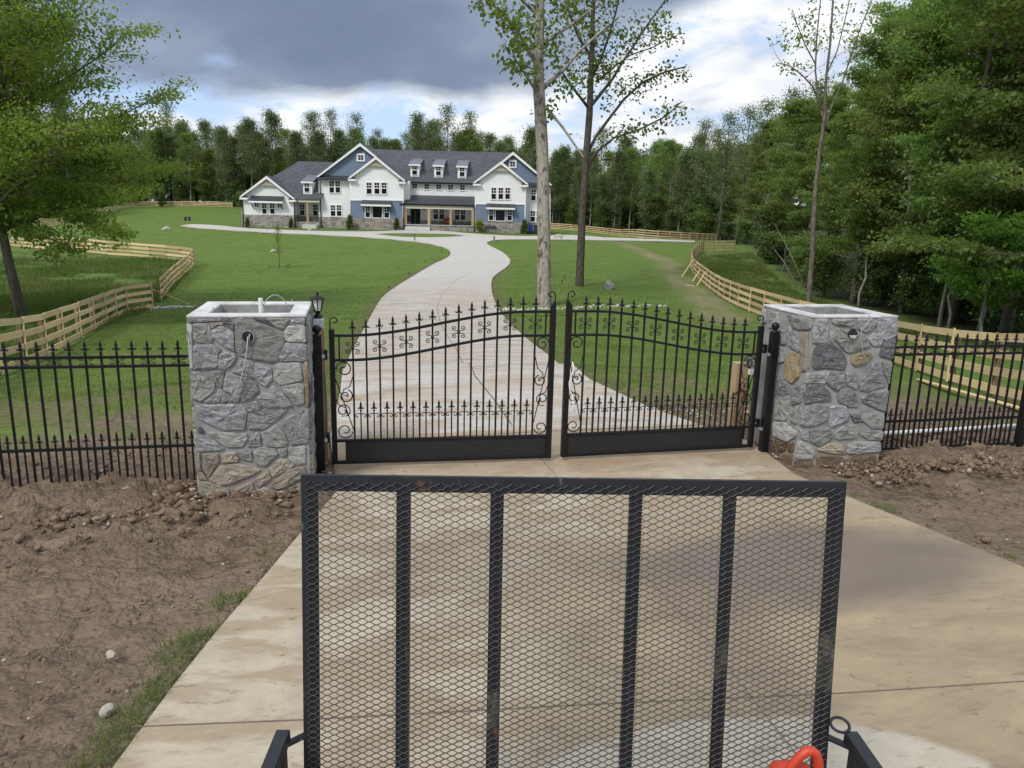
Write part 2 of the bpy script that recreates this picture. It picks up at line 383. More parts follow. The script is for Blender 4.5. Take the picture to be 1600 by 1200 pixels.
def concrete_mat(name, near):
    m_, t = mat(name); geo = t.n('ShaderNodeNewGeometry').outputs['Position']
    hz = t.mapv(geo, (.75, 2.0, 1), (0, 0, -HEAD))
    n1 = t.noise(geo, .55, 6, .6, .5); n2 = t.noise(geo, 5, 6, .65); n3 = t.noise(geo, 60, 3, .6); st = t.noise(hz, 1.1, 7, .65, .4)
    c = t.mix(t.ramp(n2, .3, .7), (.355, .31, .235), (.43, .38, .295))
    def blob(x, y, rx, ry, sharp=.12, amp=.7):
        w_ = t.n('ShaderNodeVectorMath', {0: geo, 1: (-x, -y, 0)}, operation='ADD').outputs[0]
        q = t.n('ShaderNodeVectorMath', {0: t.mapv(w_, (1/rx, 1/ry, 0))}, operation='LENGTH').outputs['Value']
        q = t.math('ADD', q, t.math('MULTIPLY', t.math('SUBTRACT', n1, .5), amp)); q = t.math('ADD', q, t.math('MULTIPLY', t.math('SUBTRACT', n2, .5), .12))
        return t.ramp(q, 1+sharp, 1-sharp)
    if near:
        c = t.mix(t.ramp(st, .46, .56, 0, .8), c, (.285, .22, .145))          # washed-on mud, streaked
        c = t.mix(t.ramp(n1, .52, .66, 0, .6), c, (.30, .225, .15))
        c = t.mix(t.math('MULTIPLY', blob(1.6, -4.3, 2.6, 2.9, .30), .85), c, t.mix(t.ramp(st, .35, .65), (.185, .143, .09), (.335, .268, .172)))
        c = t.mix(t.math('MULTIPLY', blob(1.5, -2.9, 1.6, .66, .35), .8), c, (.135, .112, .095))
        c = t.mix(t.math('MULTIPLY', blob(.25, -3.7, .36, .85, .45), .55), c, (.17, .13, .10))
        c = t.mix(t.math('MULTIPLY', blob(-1.2, -2.5, 1.1, .7, .5), .45), c, (.20, .155, .115))   # damp patch
        c = t.mix(t.math('MULTIPLY', blob(0.0, .5, 3.2, 1.0, .5), .5), c, (.33, .225, .14))
        c = t.mix(blob(-.35, -5.75, 1.55, 1.12, .03, .22), c, t.mix(t.ramp(n2, .3, .7), (.36, .325, .265), (.43, .39, .32)))  # clean corner
    else:
        c = t.mix(t.ramp(n2, .3, .7), (.40, .385, .36), (.47, .455, .43)); yy = t.n('ShaderNodeSeparateXYZ', {0: geo}).outputs[1]
        k = t.ramp(t.math('ADD', yy, t.math('MULTIPLY', n1, 22.0)), 62, 44)
        sx_ = t.noise(t.mapv(geo, (.55, 1.9, 1), (0, 0, 0)), 1.0, 7, .66, .8); c = t.mix(t.math('MULTIPLY', k, t.ramp(sx_, .45, .56, .10, .7)), c, (.36, .285, .21)); c = t.mix(t.math('MULTIPLY', k, t.ramp(st, .56, .62, 0, .5)), c, (.27, .205, .145))
        c = t.mix(t.math('MULTIPLY', t.ramp(yy, 50, 20), t.ramp(st, .5, .66, 0, .6)), c, (.26, .21, .155))
    c = t.mix(t.ramp(t.noise(hz, 6.5, 7, .72), .56, .68, 0, .65), c, (.16, .115, .075))
    c = t.mix(t.ramp(n3, .62, .75, 0, .35), c, (.25, .20, .15))
    c = t.mix(t.math('MULTIPLY', t.ramp(t.noise(geo, 17, 6, .75), .60, .66), t.ramp(n1, .40, .60, .15, .9)), c, (.15, .11, .075))
    br = t.noise(t.mapv(geo, (3, 55, 1), (0, 0, 0)), 2.0, 3, .6); c = t.mix(t.ramp(br, .5, .75, 0, .22), c, (.22, .18, .13)); principled(t, c, .82, 0, t.math('ADD', t.math('ADD', n3, n2), br), .35, .006, .3); return m_
CONC_N = concrete_mat('stained_apron_concrete', True)
CONC_F = concrete_mat('driveway_concrete', False)
JOINT = simple('dark_joint_strip', (.15, .12, .09), .9, 0, .2, 9)  # dark strip colour for the slab joints and the crack

def leaf_mat(name, c1, c2, c3, trans=.48):
    m_, t = mat(name); g = t.n('ShaderNodeNewGeometry'); r = t.n('ShaderNodeObjectInfo').outputs['Random']
    isl = g.outputs['Random Per Island']; n = t.noise(t.n('ShaderNodeTexCoord').outputs['Object'], .35, 3, .5)
    c = t.mix(isl, c1, c2); c = t.mix(t.ramp(n, .42, .62, 0, .75), c, c3)
    k = t.ramp(r, 0, 1, .80, 1.22, False)
    c = t.mix(1.0, c, t.n('ShaderNodeCombineColor', {0: t.math('MULTIPLY', k, t.ramp(r, .0, 1, 1.05, .9, False)), 1: k, 2: k}).outputs[0], 'MULTIPLY')
    d = t.n('ShaderNodeBsdfPrincipled', {'Base Color': c, 'Roughness': .55, 'Specular IOR Level': .25})
    tc = t.mix(1.0, c, (1.35, 1.45, .7), 'MULTIPLY')
    tr = t.n('ShaderNodeBsdfTranslucent', {'Color': tc})
    mx = t.n('ShaderNodeMixShader', {0: trans, 1: d.outputs[0], 2: tr.outputs[0]})
    t.n('ShaderNodeOutputMaterial', {0: mx.outputs[0]}); return m_
LEAF_MAPLE = leaf_mat('maple_leaf', (.115, .165, .032), (.18, .235, .052), (.23, .27, .070), .52)
LEAF_WOOD = leaf_mat('woodland_leaf', (.100, .158, .044), (.165, .235, .068), (.22, .29, .092))
LEAF_YEL = leaf_mat('young_yellow_leaf', (.110, .150, .040), (.165, .21, .062), (.19, .22, .072))
LEAF_DARK = leaf_mat('ivy_dark_leaf', (.066, .110, .034), (.108, .160, .050), (.14, .19, .062), .28)
LEAF_FAR = leaf_mat('far_wood_leaf', (.100, .138, .062), (.150, .192, .085), (.18, .215, .095), .28)
LEAF_SYC = leaf_mat('sycamore_leaf', (.085, .125, .030), (.135, .18, .045), (.16, .20, .05))
BLADE = leaf_mat('grass_blade', (.07, .118, .020), (.125, .18, .040), (.165, .18, .065), .3)
BLADE_M = leaf_mat('meadow_blade', (.062, .112, .020), (.13, .185, .042), (.17, .19, .07), .3)
def bark_mat(name, c1, c2, c3=None):
    m_, t = mat(name); o = t.n('ShaderNodeTexCoord').outputs['Object']
    n = t.noise(t.mapv(o, (1, 1, .25)), 9, 6, .65, .4); p = t.noise(t.mapv(o, (1, 1, .5)), 3.2, 5, .6)
    c = t.mix(t.ramp(n, .35, .65), c1, c2)
    if c3: c = t.mix(t.ramp(p, .56, .62), c, c3)
    principled(t, c, .9, 0, n, .8, .03, .2); return m_
BARK = bark_mat('grey_bark', (.085, .072, .058), (.17, .15, .125))
BARK_D = bark_mat('dark_bark', (.045, .038, .03), (.10, .085, .068))
BARK_P = bark_mat('pale_trunk_bark', (.17, .155, .135), (.30, .28, .25))
BARK_SY = bark_mat('sycamore_bark', (.20, .175, .145), (.36, .33, .29), (.10, .085, .068))
#@@PART2
# ------------------------------------------------------------------ driveway outline (world)
L_px = [(525,681),(532,613),(542,563),(561,526),(587,478),(602,459),(636,437),(674,414),(696,405),(706,397),(700,388),(677,382),(655,378),(580,371),(505,367),(430,364),(355,359.5),(302,356),(282,352.5)]
L2_px = [(300,350.5),(344,352.5),(374,356),(430,359),(505,361.5),(580,362),(617,360.5),(632,358.2),(668,359),(745,366),(805,369),(842,369),(900,367.2),(960,372.6),(1086,376.5)]
R_px = [(1086,378.5),(960,376),(880,374.5),(805,374),(771,375),(759,379),(764,384),(786,394),(799,407),(794,416),(771,431),(767,442.5),(769,461),(777,480),(782,489),(808,516),(834,539),(872,567),(906,588),(947,607),(971,619),(1019,641),(1075,668)]
isl_px = [(587,366),(617,364),(662,364.3),(711,366),(733,368.6),(692,371),(650,371),(617,370)]
Lw = [G(u, v)[:2] for u, v in L_px]; L2w = [G(u, v)[:2] for u, v in L2_px]; Rw = [G(u, v)[:2] for u, v in R_px]
ISL = [G(u, v)[:2] for u, v in isl_px]
YB = 1.15                                       # the drive proper starts just inside the gate
lg = Lw[0].copy(); rg = Rw[-1].copy()
Lw = [p for p in Lw if p[1] > YB+.3]; Rw = [p for p in Rw if p[1] > YB+.3]
def edge_at(a, b, y): f = (y-a[1])/(b[1]-a[1]); return np.array([a[0]+(b[0]-a[0])*f, y])
APR_L = [(-2.50, YB), (-2.46, .3), (-2.42, -.9), onY(470, 830, -2.2)[:2]]
def Z0(u, v): q = ray(u, v); return (CAM+q*((.03-CAM[2])/q[2]))[:2]
APR_L = [(-2.52, YB), (-2.46, .2), (-2.40, -.75), tuple(Z0(470, 832)), tuple(Z0(400, 915)), tuple(Z0(340, 984)), tuple(Z0(270, 1072)), tuple(Z0(175, 1200))]
APR_R = [(2.9, YB), (2.62, .3), (2.55, -.45), tuple(Z0(1240, 740)), tuple(Z0(1330, 778)), tuple(Z0(1400, 806)), tuple(Z0(1600, 886))]
APR_R[0] = (float(edge_at(np.array(APR_R[1]), Rw[-1], YB)[0]), YB)
a, b = np.array(APR_L[-2]), np.array(APR_L[-1]); e = b+(b-a)/np.linalg.norm(b-a)*7; APR_L.append(tuple(e))
a, b = np.array(APR_R[-2]), np.array(APR_R[-1]); e = b+(b-a)/np.linalg.norm(b-a)*5; APR_R.append(tuple(e))
APRON = APR_L+[(APR_L[-1][0]-2, -20), (APR_R[-1][0]+3, -20)]+APR_R[::-1]
def smooth_line(P, it=2):
    P = [np.array(p, float) for p in P]
    for _ in range(it):
        Q = [P[0]]
        for a, b in zip(P[:-1], P[1:]): Q += [a*.75+b*.25, a*.25+b*.75]
        P = Q+[P[-1]]
    return P
DRIVE = [np.array(APR_L[0])]+smooth_line(Lw)+smooth_line(L2w, 1)+smooth_line(Rw)+[np.array(APR_R[0])]
ISL = smooth_line(ISL+[ISL[0]])[:-1]
def inside(poly, x, y):
    poly = np.array([np.array(p)[:2] for p in poly], float); r = np.zeros(np.shape(x), bool)
    j = len(poly)-1
    for i in range(len(poly)):
        xi, yi = poly[i]; xj, yj = poly[j]
        c = ((yi > y) != (yj > y)) & (x < (xj-xi)*(y-yi)/(yj-yi+1e-12)+xi); r ^= c; j = i
    return r
def dist_line(P, x, y):
    d = np.full(np.shape(x), 1e9)
    for a, b in zip(P[:-1], P[1:]):
        a = np.array(a)[:2]; b = np.array(b)[:2]; ab = b-a; t = np.clip(((x-a[0])*ab[0]+(y-a[1])*ab[1])/(ab@ab+1e-12), 0, 1)
        d = np.minimum(d, np.hypot(x-a[0]-ab[0]*t, y-a[1]-ab[1]*t))
    return d
def on_paving(x, y): return inside(APRON, x, y) | (inside(DRIVE, x, y) & ~inside(ISL, x, y))
TRACK = [G(u, v) for u, v in [(962,376),(1000,392),(1040,409),(1052,430),(1085,455),(1112,478),(1140,505)]]
FOREST_EDGE = [tuple(GD(u, d)[:2]) for u, d in [(1700,17),(1640,22),(1600,27),(1500,31),(1400,36),(1330,41),(1250,52),(1205,68),(1175,88),(1155,112),(1100,138),(980,160),(870,175),(700,185),(500,190),(380,200),(300,202),(190,200),(120,175),(60,150),(-60,120),(-200,90)]]
FOREST = FOREST_EDGE+[(-260, 20), (-900, 200), (-500, 1500), (900, 1500), (900, 0), (60, -2)]
MEADOW = [tuple(G(u, v)[:2]) for u, v in [(0,575),(120,528),(236,483),(262,465),(296,425),(290,410),(236,404),(71,390),(-60,382),(-400,380),(-500,480)]]
MEADOW_R = [tuple(G(u, v)[:2]) for u, v in [(1092,402),(1090,425),(1130,462),(1200,488),(1300,520)]]+FOREST_EDGE[3:9]

def build_ground():
    def axis(lo, hi, core0, core1, step, grow):
        a = list(np.arange(core0, core1, step)); s = step; x = a[-1]
        while x < hi: s *= grow; s = min(s, 60); x += s; a.append(x)
        b = []; s = step; x = core0
        while x > lo: s *= grow; s = min(s, 60); x -= s; b.append(x)
        return np.array(b[::-1]+a)
    X = axis(-1500, 1500, -6.4, 6.6, .06, 1.045); Y = axis(-60, 2500, -7.4, 1.6, .06, 1.04)
    xx, yy = np.meshgrid(X, Y); x = xx.ravel(); y = yy.ravel(); z = H(x, y)
    pav = on_paving(x, y)
    n = fbm(x*.7, y*.7, 4, 3)
    edge = dist_line(APR_L, x, y); edge2 = dist_line(APR_R, x, y)
    lim = 1.9+1.6*(n-.5)*2+.5*(fbm(x*3, y*3, 3, 8)-.5)+np.where(x > 1, .3, 0.)
    dirt = 1-sstep(y, lim-.5, lim+.7)
    dirt *= 1-.9*sstep(fbm(x*2.2, y*2.2, 4, 31), .60, .72)*sstep(y, .3, 1.6)
    straw = (1-sstep(y, 4, 8.5))*sstep(fbm(x*1.3, y*1.3, 4, 5), .35, .62)*.85*(1-dirt)
    dl = dist_line(DRIVE, x, y)
    straw = np.maximum(straw, .8*sstep(.35+.5*n-dl, 0, .3)*(y < 60))
    tr = dist_line(TRACK, x, y)+1.6*(fbm(x*.9, y*.9, 3, 12)-.5)
    track = .85*(1-sstep(tr, .4, 1.5))*(.3+.7*sstep(fbm(x*1.6, y*1.6, 4, 15), .34, .6))
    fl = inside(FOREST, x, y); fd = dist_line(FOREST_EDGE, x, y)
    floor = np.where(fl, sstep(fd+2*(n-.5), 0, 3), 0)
    mead = np.maximum(inside(MEADOW, x, y), inside(MEADOW_R, x, y)).astype(float)
    # relief of the graded soil: ruts, lumps, crumbs
    near = (1-sstep(np.hypot(x, y+3), 7, 14))*dirt*(~pav)
    rel = (fbm(x*1.1, y*1.1, 3, 21)-.5)*.13+(np.abs(fbm(x*3.1, y*4.3, 4, 22)-.5))*.08+(fbm(x*7, y*10, 4, 23)-.5)*.09
    lump = sstep(fbm(x*5, y*5, 3, 27), .56, .8)*.13
    heap = np.exp(-((y+.45)/.45)**2)*((x < -3.75) | (x > 3.75))*.09*(.4+1.2*fbm(x*4, y*4, 3, 24))
    rough = np.where(x > 2, .75, 1.0)
    pilk = np.minimum(sstep(np.hypot(np.maximum(np.abs(x+3.17)-.53, 0), np.maximum(np.abs(y+.145)-.53, 0)), .0, .55), sstep(np.hypot(np.maximum(np.abs(x-3.195)-.53, 0), np.maximum(np.abs(y+.104)-.53, 0)), .0, .55))
    dpav = np.minimum(np.minimum(edge, edge2), 9)
    z = z+near*rough*(rel+lump*sstep(np.abs(y+.5), 1.6, .3)+heap-.05)*sstep(dpav, 0, .5)*pilk+near*.012
    z = z+(1-near)*(fbm(x*.35, y*.35, 3, 40)-.5)*.10*sstep(np.hypot(x, y), 9, 18)*sstep(dl, .2, 2.5)
    z = np.where(pav, z-np.where(np.hypot(x, y) < 14, .06, .05+.0012*np.hypot(x, y)), z)
    ny, nx = xx.shape; I = np.arange(nx*ny).reshape(ny, nx)
    Q = np.stack([I[:-1, :-1], I[:-1, 1:], I[1:, 1:], I[1:, :-1]], -1).reshape(-1, 4)
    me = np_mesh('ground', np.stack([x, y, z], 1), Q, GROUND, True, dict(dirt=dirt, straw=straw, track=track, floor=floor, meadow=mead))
    inst('ground', me, kind='structure')
build_ground()

def poly_sheet(name, outer, hole, step, dz, material, bound=None, skirt=.12):
    def dens(P):
        Q = []
        for a, b in zip(P, list(P[1:])+[P[0]]):
            a = np.array(a)[:2]; b = np.array(b)[:2]; k = max(1, int(np.linalg.norm(b-a)/(step*1.5)))
            Q += [a+(b-a)*i/k for i in range(k)]
        return Q
    O = dens(outer); Hh = dens(hole) if hole else []
    P = np.array(O); x0, y0 = P.min(0); x1, y1 = P.max(0)
    gx, gy = np.meshgrid(np.arange(x0, x1, step), np.arange(y0, y1, step)); gx = gx.ravel(); gy = gy.ravel()
    k = inside(outer, gx, gy) & (dist_line(O+[O[0]], gx, gy) > step*.4)
    if hole: k &= ~inside(hole, gx, gy) & (dist_line(Hh+[Hh[0]], gx, gy) > step*.4)
    pts = [Vector((float(a), float(b))) for a, b in O]+[Vector((float(a), float(b))) for a, b in Hh]+[Vector((float(a), float(b))) for a, b in zip(gx[k], gy[k])]
    nO, nH = len(O), len(Hh)
    edges = [(i, (i+1) % nO) for i in range(nO)]+[(nO+i, nO+(i+1) % nH) for i in range(nH)]
    V, E_, Fc, *_ = delaunay_2d_cdt(pts, edges, [], 0, 1e-5)
    V = np.array([[v.x, v.y] for v in V]); Fc = np.array([f for f in Fc if len(f) == 3])
    c = V[Fc].mean(1); keep = inside(outer, c[:, 0], c[:, 1])
    if hole: keep &= ~inside(hole, c[:, 0], c[:, 1])
    z = H(V[:, 0], V[:, 1])+dz
    V3 = np.concatenate([V, z[:, None]], 1); Fc = Fc[keep]
    # skirt so the slab has thickness
    n0 = len(V3); sk = []; fx = []
    for loop in (O, Hh):
        if not loop: continue
        b = n0+sum(len(q) for q in sk); A_ = np.array(loop); zz = H(A_[:, 0], A_[:, 1])+dz
        sk.append(np.concatenate([np.stack([A_[:, 0], A_[:, 1], zz], 1), np.stack([A_[:, 0], A_[:, 1], zz-skirt], 1)])); m_ = len(loop)
        for i in range(m_):
            j = (i+1) % m_; fx += [(b+i, b+j, b+m_+j), (b+i, b+m_+j, b+m_+i)]
    V3 = np.concatenate([V3]+sk); Fc = np.concatenate([Fc, np.array(fx)])
    return inst(name, np_mesh(name, V3, Fc, material), kind='structure')
apron = poly_sheet('driveway_apron', APRON, None, .9, .03, CONC_N)
drive = poly_sheet('driveway', DRIVE, ISL, 1.3, .03, CONC_F)

def groove(name, P, w, parent, dz=.034):
    P = [np.array(p)[:2] for p in P]; v = []; f = []
    Q = []
    for a, b in zip(P[:-1], P[1:]):
        k = max(1, int(np.linalg.norm(b-a)/.8)); Q += [a+(b-a)*i/k for i in range(k)]
    Q.append(P[-1])
    for i, p in enumerate(Q):
        d = Q[min(i+1, len(Q)-1)]-Q[max(i-1, 0)]; d /= np.linalg.norm(d); nn = np.array([-d[1], d[0]])
        for s in (-1, 1): q = p+nn*w/2*s; v.append((q[0], q[1], h1(*q)+dz))
    for i in range(len(Q)-1): f.append((2*i, 2*i+1, 2*i+3, 2*i+2))
    b = MB().add(v, f); return b.build(name, JOINT, parent)
groove('expansion_joint', [Z0(205, 1136), Z0(475, 1125), Z0(900, 1102), Z0(1320, 1083), Z0(1640, 1062)], .009, apron)
groove('expansion_joint', [Z0(845, 716), Z0(960, 850), Z0(1105, 1000), Z0(1190, 1110), Z0(1260, 1200)], .007, apron)
groove('expansion_joint', [(-2.45, .9), (0, 1.05), (2.7, 1.12)], .014, apron)
groove('crack', [G(u, v) for u, v in [(736,425),(710,440),(690,462),(683,480),(688,505),(712,545),(742,590),(770,625),(800,668)]], .022, drive)
for va in (470, 436, 412):
    pa = [p for p in smooth_line(Lw) if abs(p[1]-G(700, va)[1]) < 2.0]; pb = [p for p in smooth_line(Rw) if abs(p[1]-G(770, va)[1]) < 2.0]
    if pa and pb: groove('expansion_joint', [pa[0], pb[0]], .03, drive)

# ------------------------------------------------------------------ stone gate pillars
PIL_S = 1.06; PIL_H = 1.77
L_ST = [("g",(42,158),(95,158),(92,190),(48,195)),("b",(97,158),(228,160),(232,180),(150,188),(100,183)),("d",(235,165),(270,165),(300,200),(300,235),(245,190)),
("g",(75,200),(165,192),(182,285),(170,305),(80,290)),("t",(170,192),(238,187),(243,200),(205,212),(178,222)),("b",(180,235),(240,212),(298,250),(303,350),(255,325),(185,275)),
("g",(310,175),(345,165),(395,185),(470,200),(585,255),(588,275),(540,400),(515,412),(420,392),(330,368),(314,340)),("d",(410,164),(470,165),(520,210),(440,185)),
("g",(477,166),(618,168),(575,228),(530,212)),("b",(625,166),(692,168),(693,200),(608,203)),("l",(600,212),(695,208),(697,300),(592,290),(580,250)),("b",(590,302),(698,310),(698,402),(562,402),(552,380)),
("b",(80,313),(188,312),(213,345),(213,418),(195,443),(75,448)),("g",(194,319),(224,331),(227,358),(207,350)),("b",(225,362),(303,358),(316,375),(290,424),(250,448),(214,438)),
("g",(335,400),(405,406),(406,490),(393,498),(345,478),(292,462)),("b",(412,416),(503,436),(513,498),(480,543),(440,520),(412,490)),("l",(526,430),(560,417),(665,413),(678,508),(560,533),(522,500)),
("g",(65,466),(110,466),(150,491),(198,530),(188,568),(120,622),(70,612)),("g",(165,465),(180,456),(248,456),(248,500),(234,548),(211,538)),
("b",(262,471),(300,482),(345,492),(352,560),(340,600),(322,622),(290,585),(247,558),(252,520)),("g",(352,492),(400,507),(425,532),(438,570),(400,606),(345,622),(342,600),(355,560)),
("b",(240,568),(290,602),(330,628),(275,632),(234,632)),("g",(140,618),(200,587),(226,592),(223,628),(142,632)),("b",(427,610),(470,572),(514,543),(568,580),(628,650),(560,656),(482,660)),
("g",(562,547),(658,527),(688,542),(688,636),(642,643),(602,605)),("b",(98,646),(315,640),(338,642),(373,680),(358,778),(250,782),(190,757),(106,718)),("g",(374,642),(420,624),(456,655),(430,673),(380,682)),
("b",(382,700),(402,684),(480,668),(596,667),(560,708),(508,743),(470,776),(377,776)),("d",(102,771),(120,767),(140,790),(125,803),(105,793)),("g",(152,794),(372,802),(372,830),(343,876),(262,876)),
("b",(89,820),(135,817),(190,837),(250,888),(101,902)),("b",(572,738),(610,712),(688,669),(714,672),(714,847),(620,864),(602,830)),("g",(454,800),(490,782),(534,753),(573,800),(597,858),(570,876),(472,872)),
("b",(387,850),(402,812),(443,793),(450,872),(382,875)),("t",(98,918),(114,917),(122,1000),(155,1055),(102,1052)),("t",(132,917),(213,914),(220,958),(165,1045),(132,998)),
("t",(242,917),(308,908),(328,940),(318,957),(240,967)),("g",(328,897),(398,893),(398,957),(332,938)),("g",(412,905),(440,882),(518,884),(543,920),(470,982),(422,968)),
("t",(167,1057),(226,982),(320,971),(446,1001),(400,1027),(300,1072),(237,1091)),("g",(547,887),(593,882),(596,918),(570,932),(550,913)),("l",(602,887),(695,870),(693,962),(650,972),(607,943)),
("t",(416,1060),(488,1003),(507,1048),(440,1101)),("t",(497,999),(560,942),(598,952),(636,975),(570,1017),(517,1042)),("t",(503,1090),(600,1002),(688,988),(702,1038),(600,1087),(542,1106)),
("t",(109,1071),(160,1070),(267,1107),(281,1150),(116,1172)),("t",(308,1107),(400,1068),(418,1140),(320,1160)),("t",(432,1117),(470,1098),(522,1127),(520,1145),(432,1148)),("t",(604,1106),(700,1060),(718,1120),(604,1135)),
("l",(44,203),(70,203),(72,300),(76,440),(60,440)),("y",(689,415),(712,410),(716,500),(718,640),(698,655),(692,520)),("g",(703,170),(714,170),(716,300),(706,300))]
R_ST = [("b",(465,182),(535,180),(538,230),(528,323),(452,322),(452,270)),("g",(570,177),(698,172),(688,210),(670,222),(580,213),(565,200)),("b",(715,172),(798,172),(828,200),(790,248),(747,257),(714,238)),
("b",(842,167),(950,167),(940,277),(880,307),(832,288),(824,200)),("g",(550,268),(588,237),(606,260),(560,316),(549,308)),("g",(597,232),(640,252),(670,247),(748,267),(787,338),(700,372),(650,377),(592,318),(582,290)),
("b",(802,267),(868,272),(848,337),(802,337),(773,300)),("d",(862,330),(942,292),(926,416),(842,397)),("d",(457,372),(482,333),(570,332),(618,371),(646,418),(636,476),(530,467),(452,472)),
("y",(683,401),(720,383),(783,373),(796,400),(758,437),(700,457),(678,438)),("b",(815,424),(838,434),(880,568),(790,606),(724,597),(738,540)),("g",(852,432),(922,432),(902,555),(890,555)),
("g",(397,507),(530,483),(547,491),(523,557),(410,557),(388,530)),("b",(547,493),(638,497),(637,558),(590,606),(533,558)),("b",(652,502),(700,493),(718,560),(700,597),(643,558)),
("d",(421,568),(498,563),(552,620),(547,657),(402,676),(408,620)),("b",(593,620),(640,564),(697,620),(716,697),(650,692),(603,668)),("b",(738,640),(802,608),(897,597),(887,726),(830,707),(743,668)),
("b",(386,703),(460,678),(537,692),(532,768),(450,806),(377,806)),("b",(557,692),(638,692),(662,730),(647,777),(560,816),(548,798)),("d",(672,742),(718,742),(742,778),(690,787)),
("g",(747,738),(866,743),(861,821),(800,821),(733,770)),("b",(376,832),(423,828),(427,897),(382,878)),("g",(437,828),(548,828),(562,860),(557,877),(490,926),(433,898)),
("g",(583,848),(640,803),(698,803),(716,848),(698,877),(585,886)),("g",(738,838),(861,838),(856,891),(770,887),(734,860)),("l",(362,908),(385,898),(448,937),(461,970),(438,1002),(353,1002)),
("t",(473,950),(560,908),(627,922),(646,972),(560,967)),("g",(653,922),(700,903),(845,903),(845,957),(700,972),(653,967)),("m",(346,1013),(442,1013),(451,1062),(342,1080)),
("m",(478,988),(600,983),(636,1002),(636,1042),(560,1065),(478,1070)),("m",(653,1003),(700,978),(816,973),(816,1060),(660,1070))]
R_SIDE = [("b",(140,122),(178,132),(178,200),(140,200)),("g",(190,142),(245,146),(248,230),(192,233)),("g",(302,153),(380,158),(442,172),(438,238),(380,242),(332,228)),("b",(302,222),(358,262),(372,360),(367,377),(303,328)),
("t",(378,258),(425,262),(415,478),(383,487)),("y",(292,420),(322,373),(368,392),(372,518),(330,556),(288,538)),("b",(242,540),(280,518),(312,570),(307,617),(280,637),(243,610)),("g",(233,640),(308,628),(302,757),(280,777),(223,767)),
("b",(322,582),(393,574),(381,667),(323,686)),("g",(321,702),(362,693),(357,796),(323,778)),("l",(218,788),(280,788),(352,842),(350,868),(300,902),(223,868)),("m",(228,882),(298,912),(288,948),(256,962)),
("m",(303,922),(338,905),(336,957),(307,957)),("m",(273,977),(328,972),(318,1062),(262,1048)),("b",(252,342),(293,352),(283,428),(252,438)),("g",(252,243),(298,252),(292,328),(257,328)),("m",(206,890),(224,900),(250,975),(230,1000),(205,960))]
def stone_piece(P3, nrm, material, parent, off, proud, r_):
    """P3: outline on the wall plane, made into a bevelled, uneven slab standing proud of the mortar"""
    P = [Vector([float(c) for c in p]) for p in P3]; n = Vector(nrm); c = sum(P, Vector())/len(P)
    # round the outline with one corner-cutting pass
    Q = []; P = [p+(p-c).normalized()*min(.011, (p-c).length*.12) for p in P]
    for i in range(len(P)):
        a, b = P[i], P[(i+1) % len(P)]; Q += [a*.90+b*.10, a*.10+b*.90]
    k = len(Q); v = []; size = max((p-c).length for p in Q)
    for ring, (sh, dp) in enumerate(((0.0, -.03), (0.0, proud*.40), (.007, proud*.85), (.028, proud))):
        for i, p in enumerate(Q):
            d = (c-p); q = p+d.normalized()*min(sh+(r_.uniform(0, .004) if ring else 0), d.length*.5)
            v.append(q+n*(dp+(r_.uniform(-.004, .004) if ring > 1 else 0)))
    mid = []
    for i in range(k): v.append(v[3*k+i]*.45+(c+n*proud)*.55+n*r_.uniform(-.008, .010))
    v.append(c+n*(proud+r_.uniform(-.006, .010)))
    f = []
    for r in range(4):
        for i in range(k): j = (i+1) % k; f.append((r*k+i, r*k+j, (r+1)*k+j, (r+1)*k+i))
    for i in range(k): f.append((4*k+i, 4*k+(i+1) % k, 5*k))
    b = MB().add(v, f)
    return b.build('stone', material, parent, off=off)
def jitter_face(o, ux, w, h, n, parent, off, r_, cell=.21):
    """an unseen side of a pillar: irregular stones from a jittered lattice"""
    nx = max(2, round(w/cell)); nz = max(2, round(h/cell)); g = {}
    for i in range(nx+1):
        for j in range(nz+1):
            g[i, j] = (min(max((i+(r_.uniform(-.28, .28) if 0 < i < nx else 0))/nx, .01), .99)*w, min(max((j+(r_.uniform(-.3, .3) if 0 < j < nz else 0))/nz, .01), .985)*h)
    for i in range(nx):
        for j in range(nz):
            q = [g[i, j], g[i+1, j], g[i+1, j+1], g[i, j+1]]; cx = sum(a for a, b in q)/4; cz = sum(b for a, b in q)/4
            q = [(cx+(a-cx)*.93, cz+(b-cz)*.93) for a, b in q]
            kk = r_.choice('bbbggggldt') if j > 1 else r_.choice('tttg')
            stone_piece([Vector(o)+Vector(ux)*a+Vector((0, 0, b)) for a, b in q], n, STN[kk], parent, off, r_.uniform(.014, .024), r_)
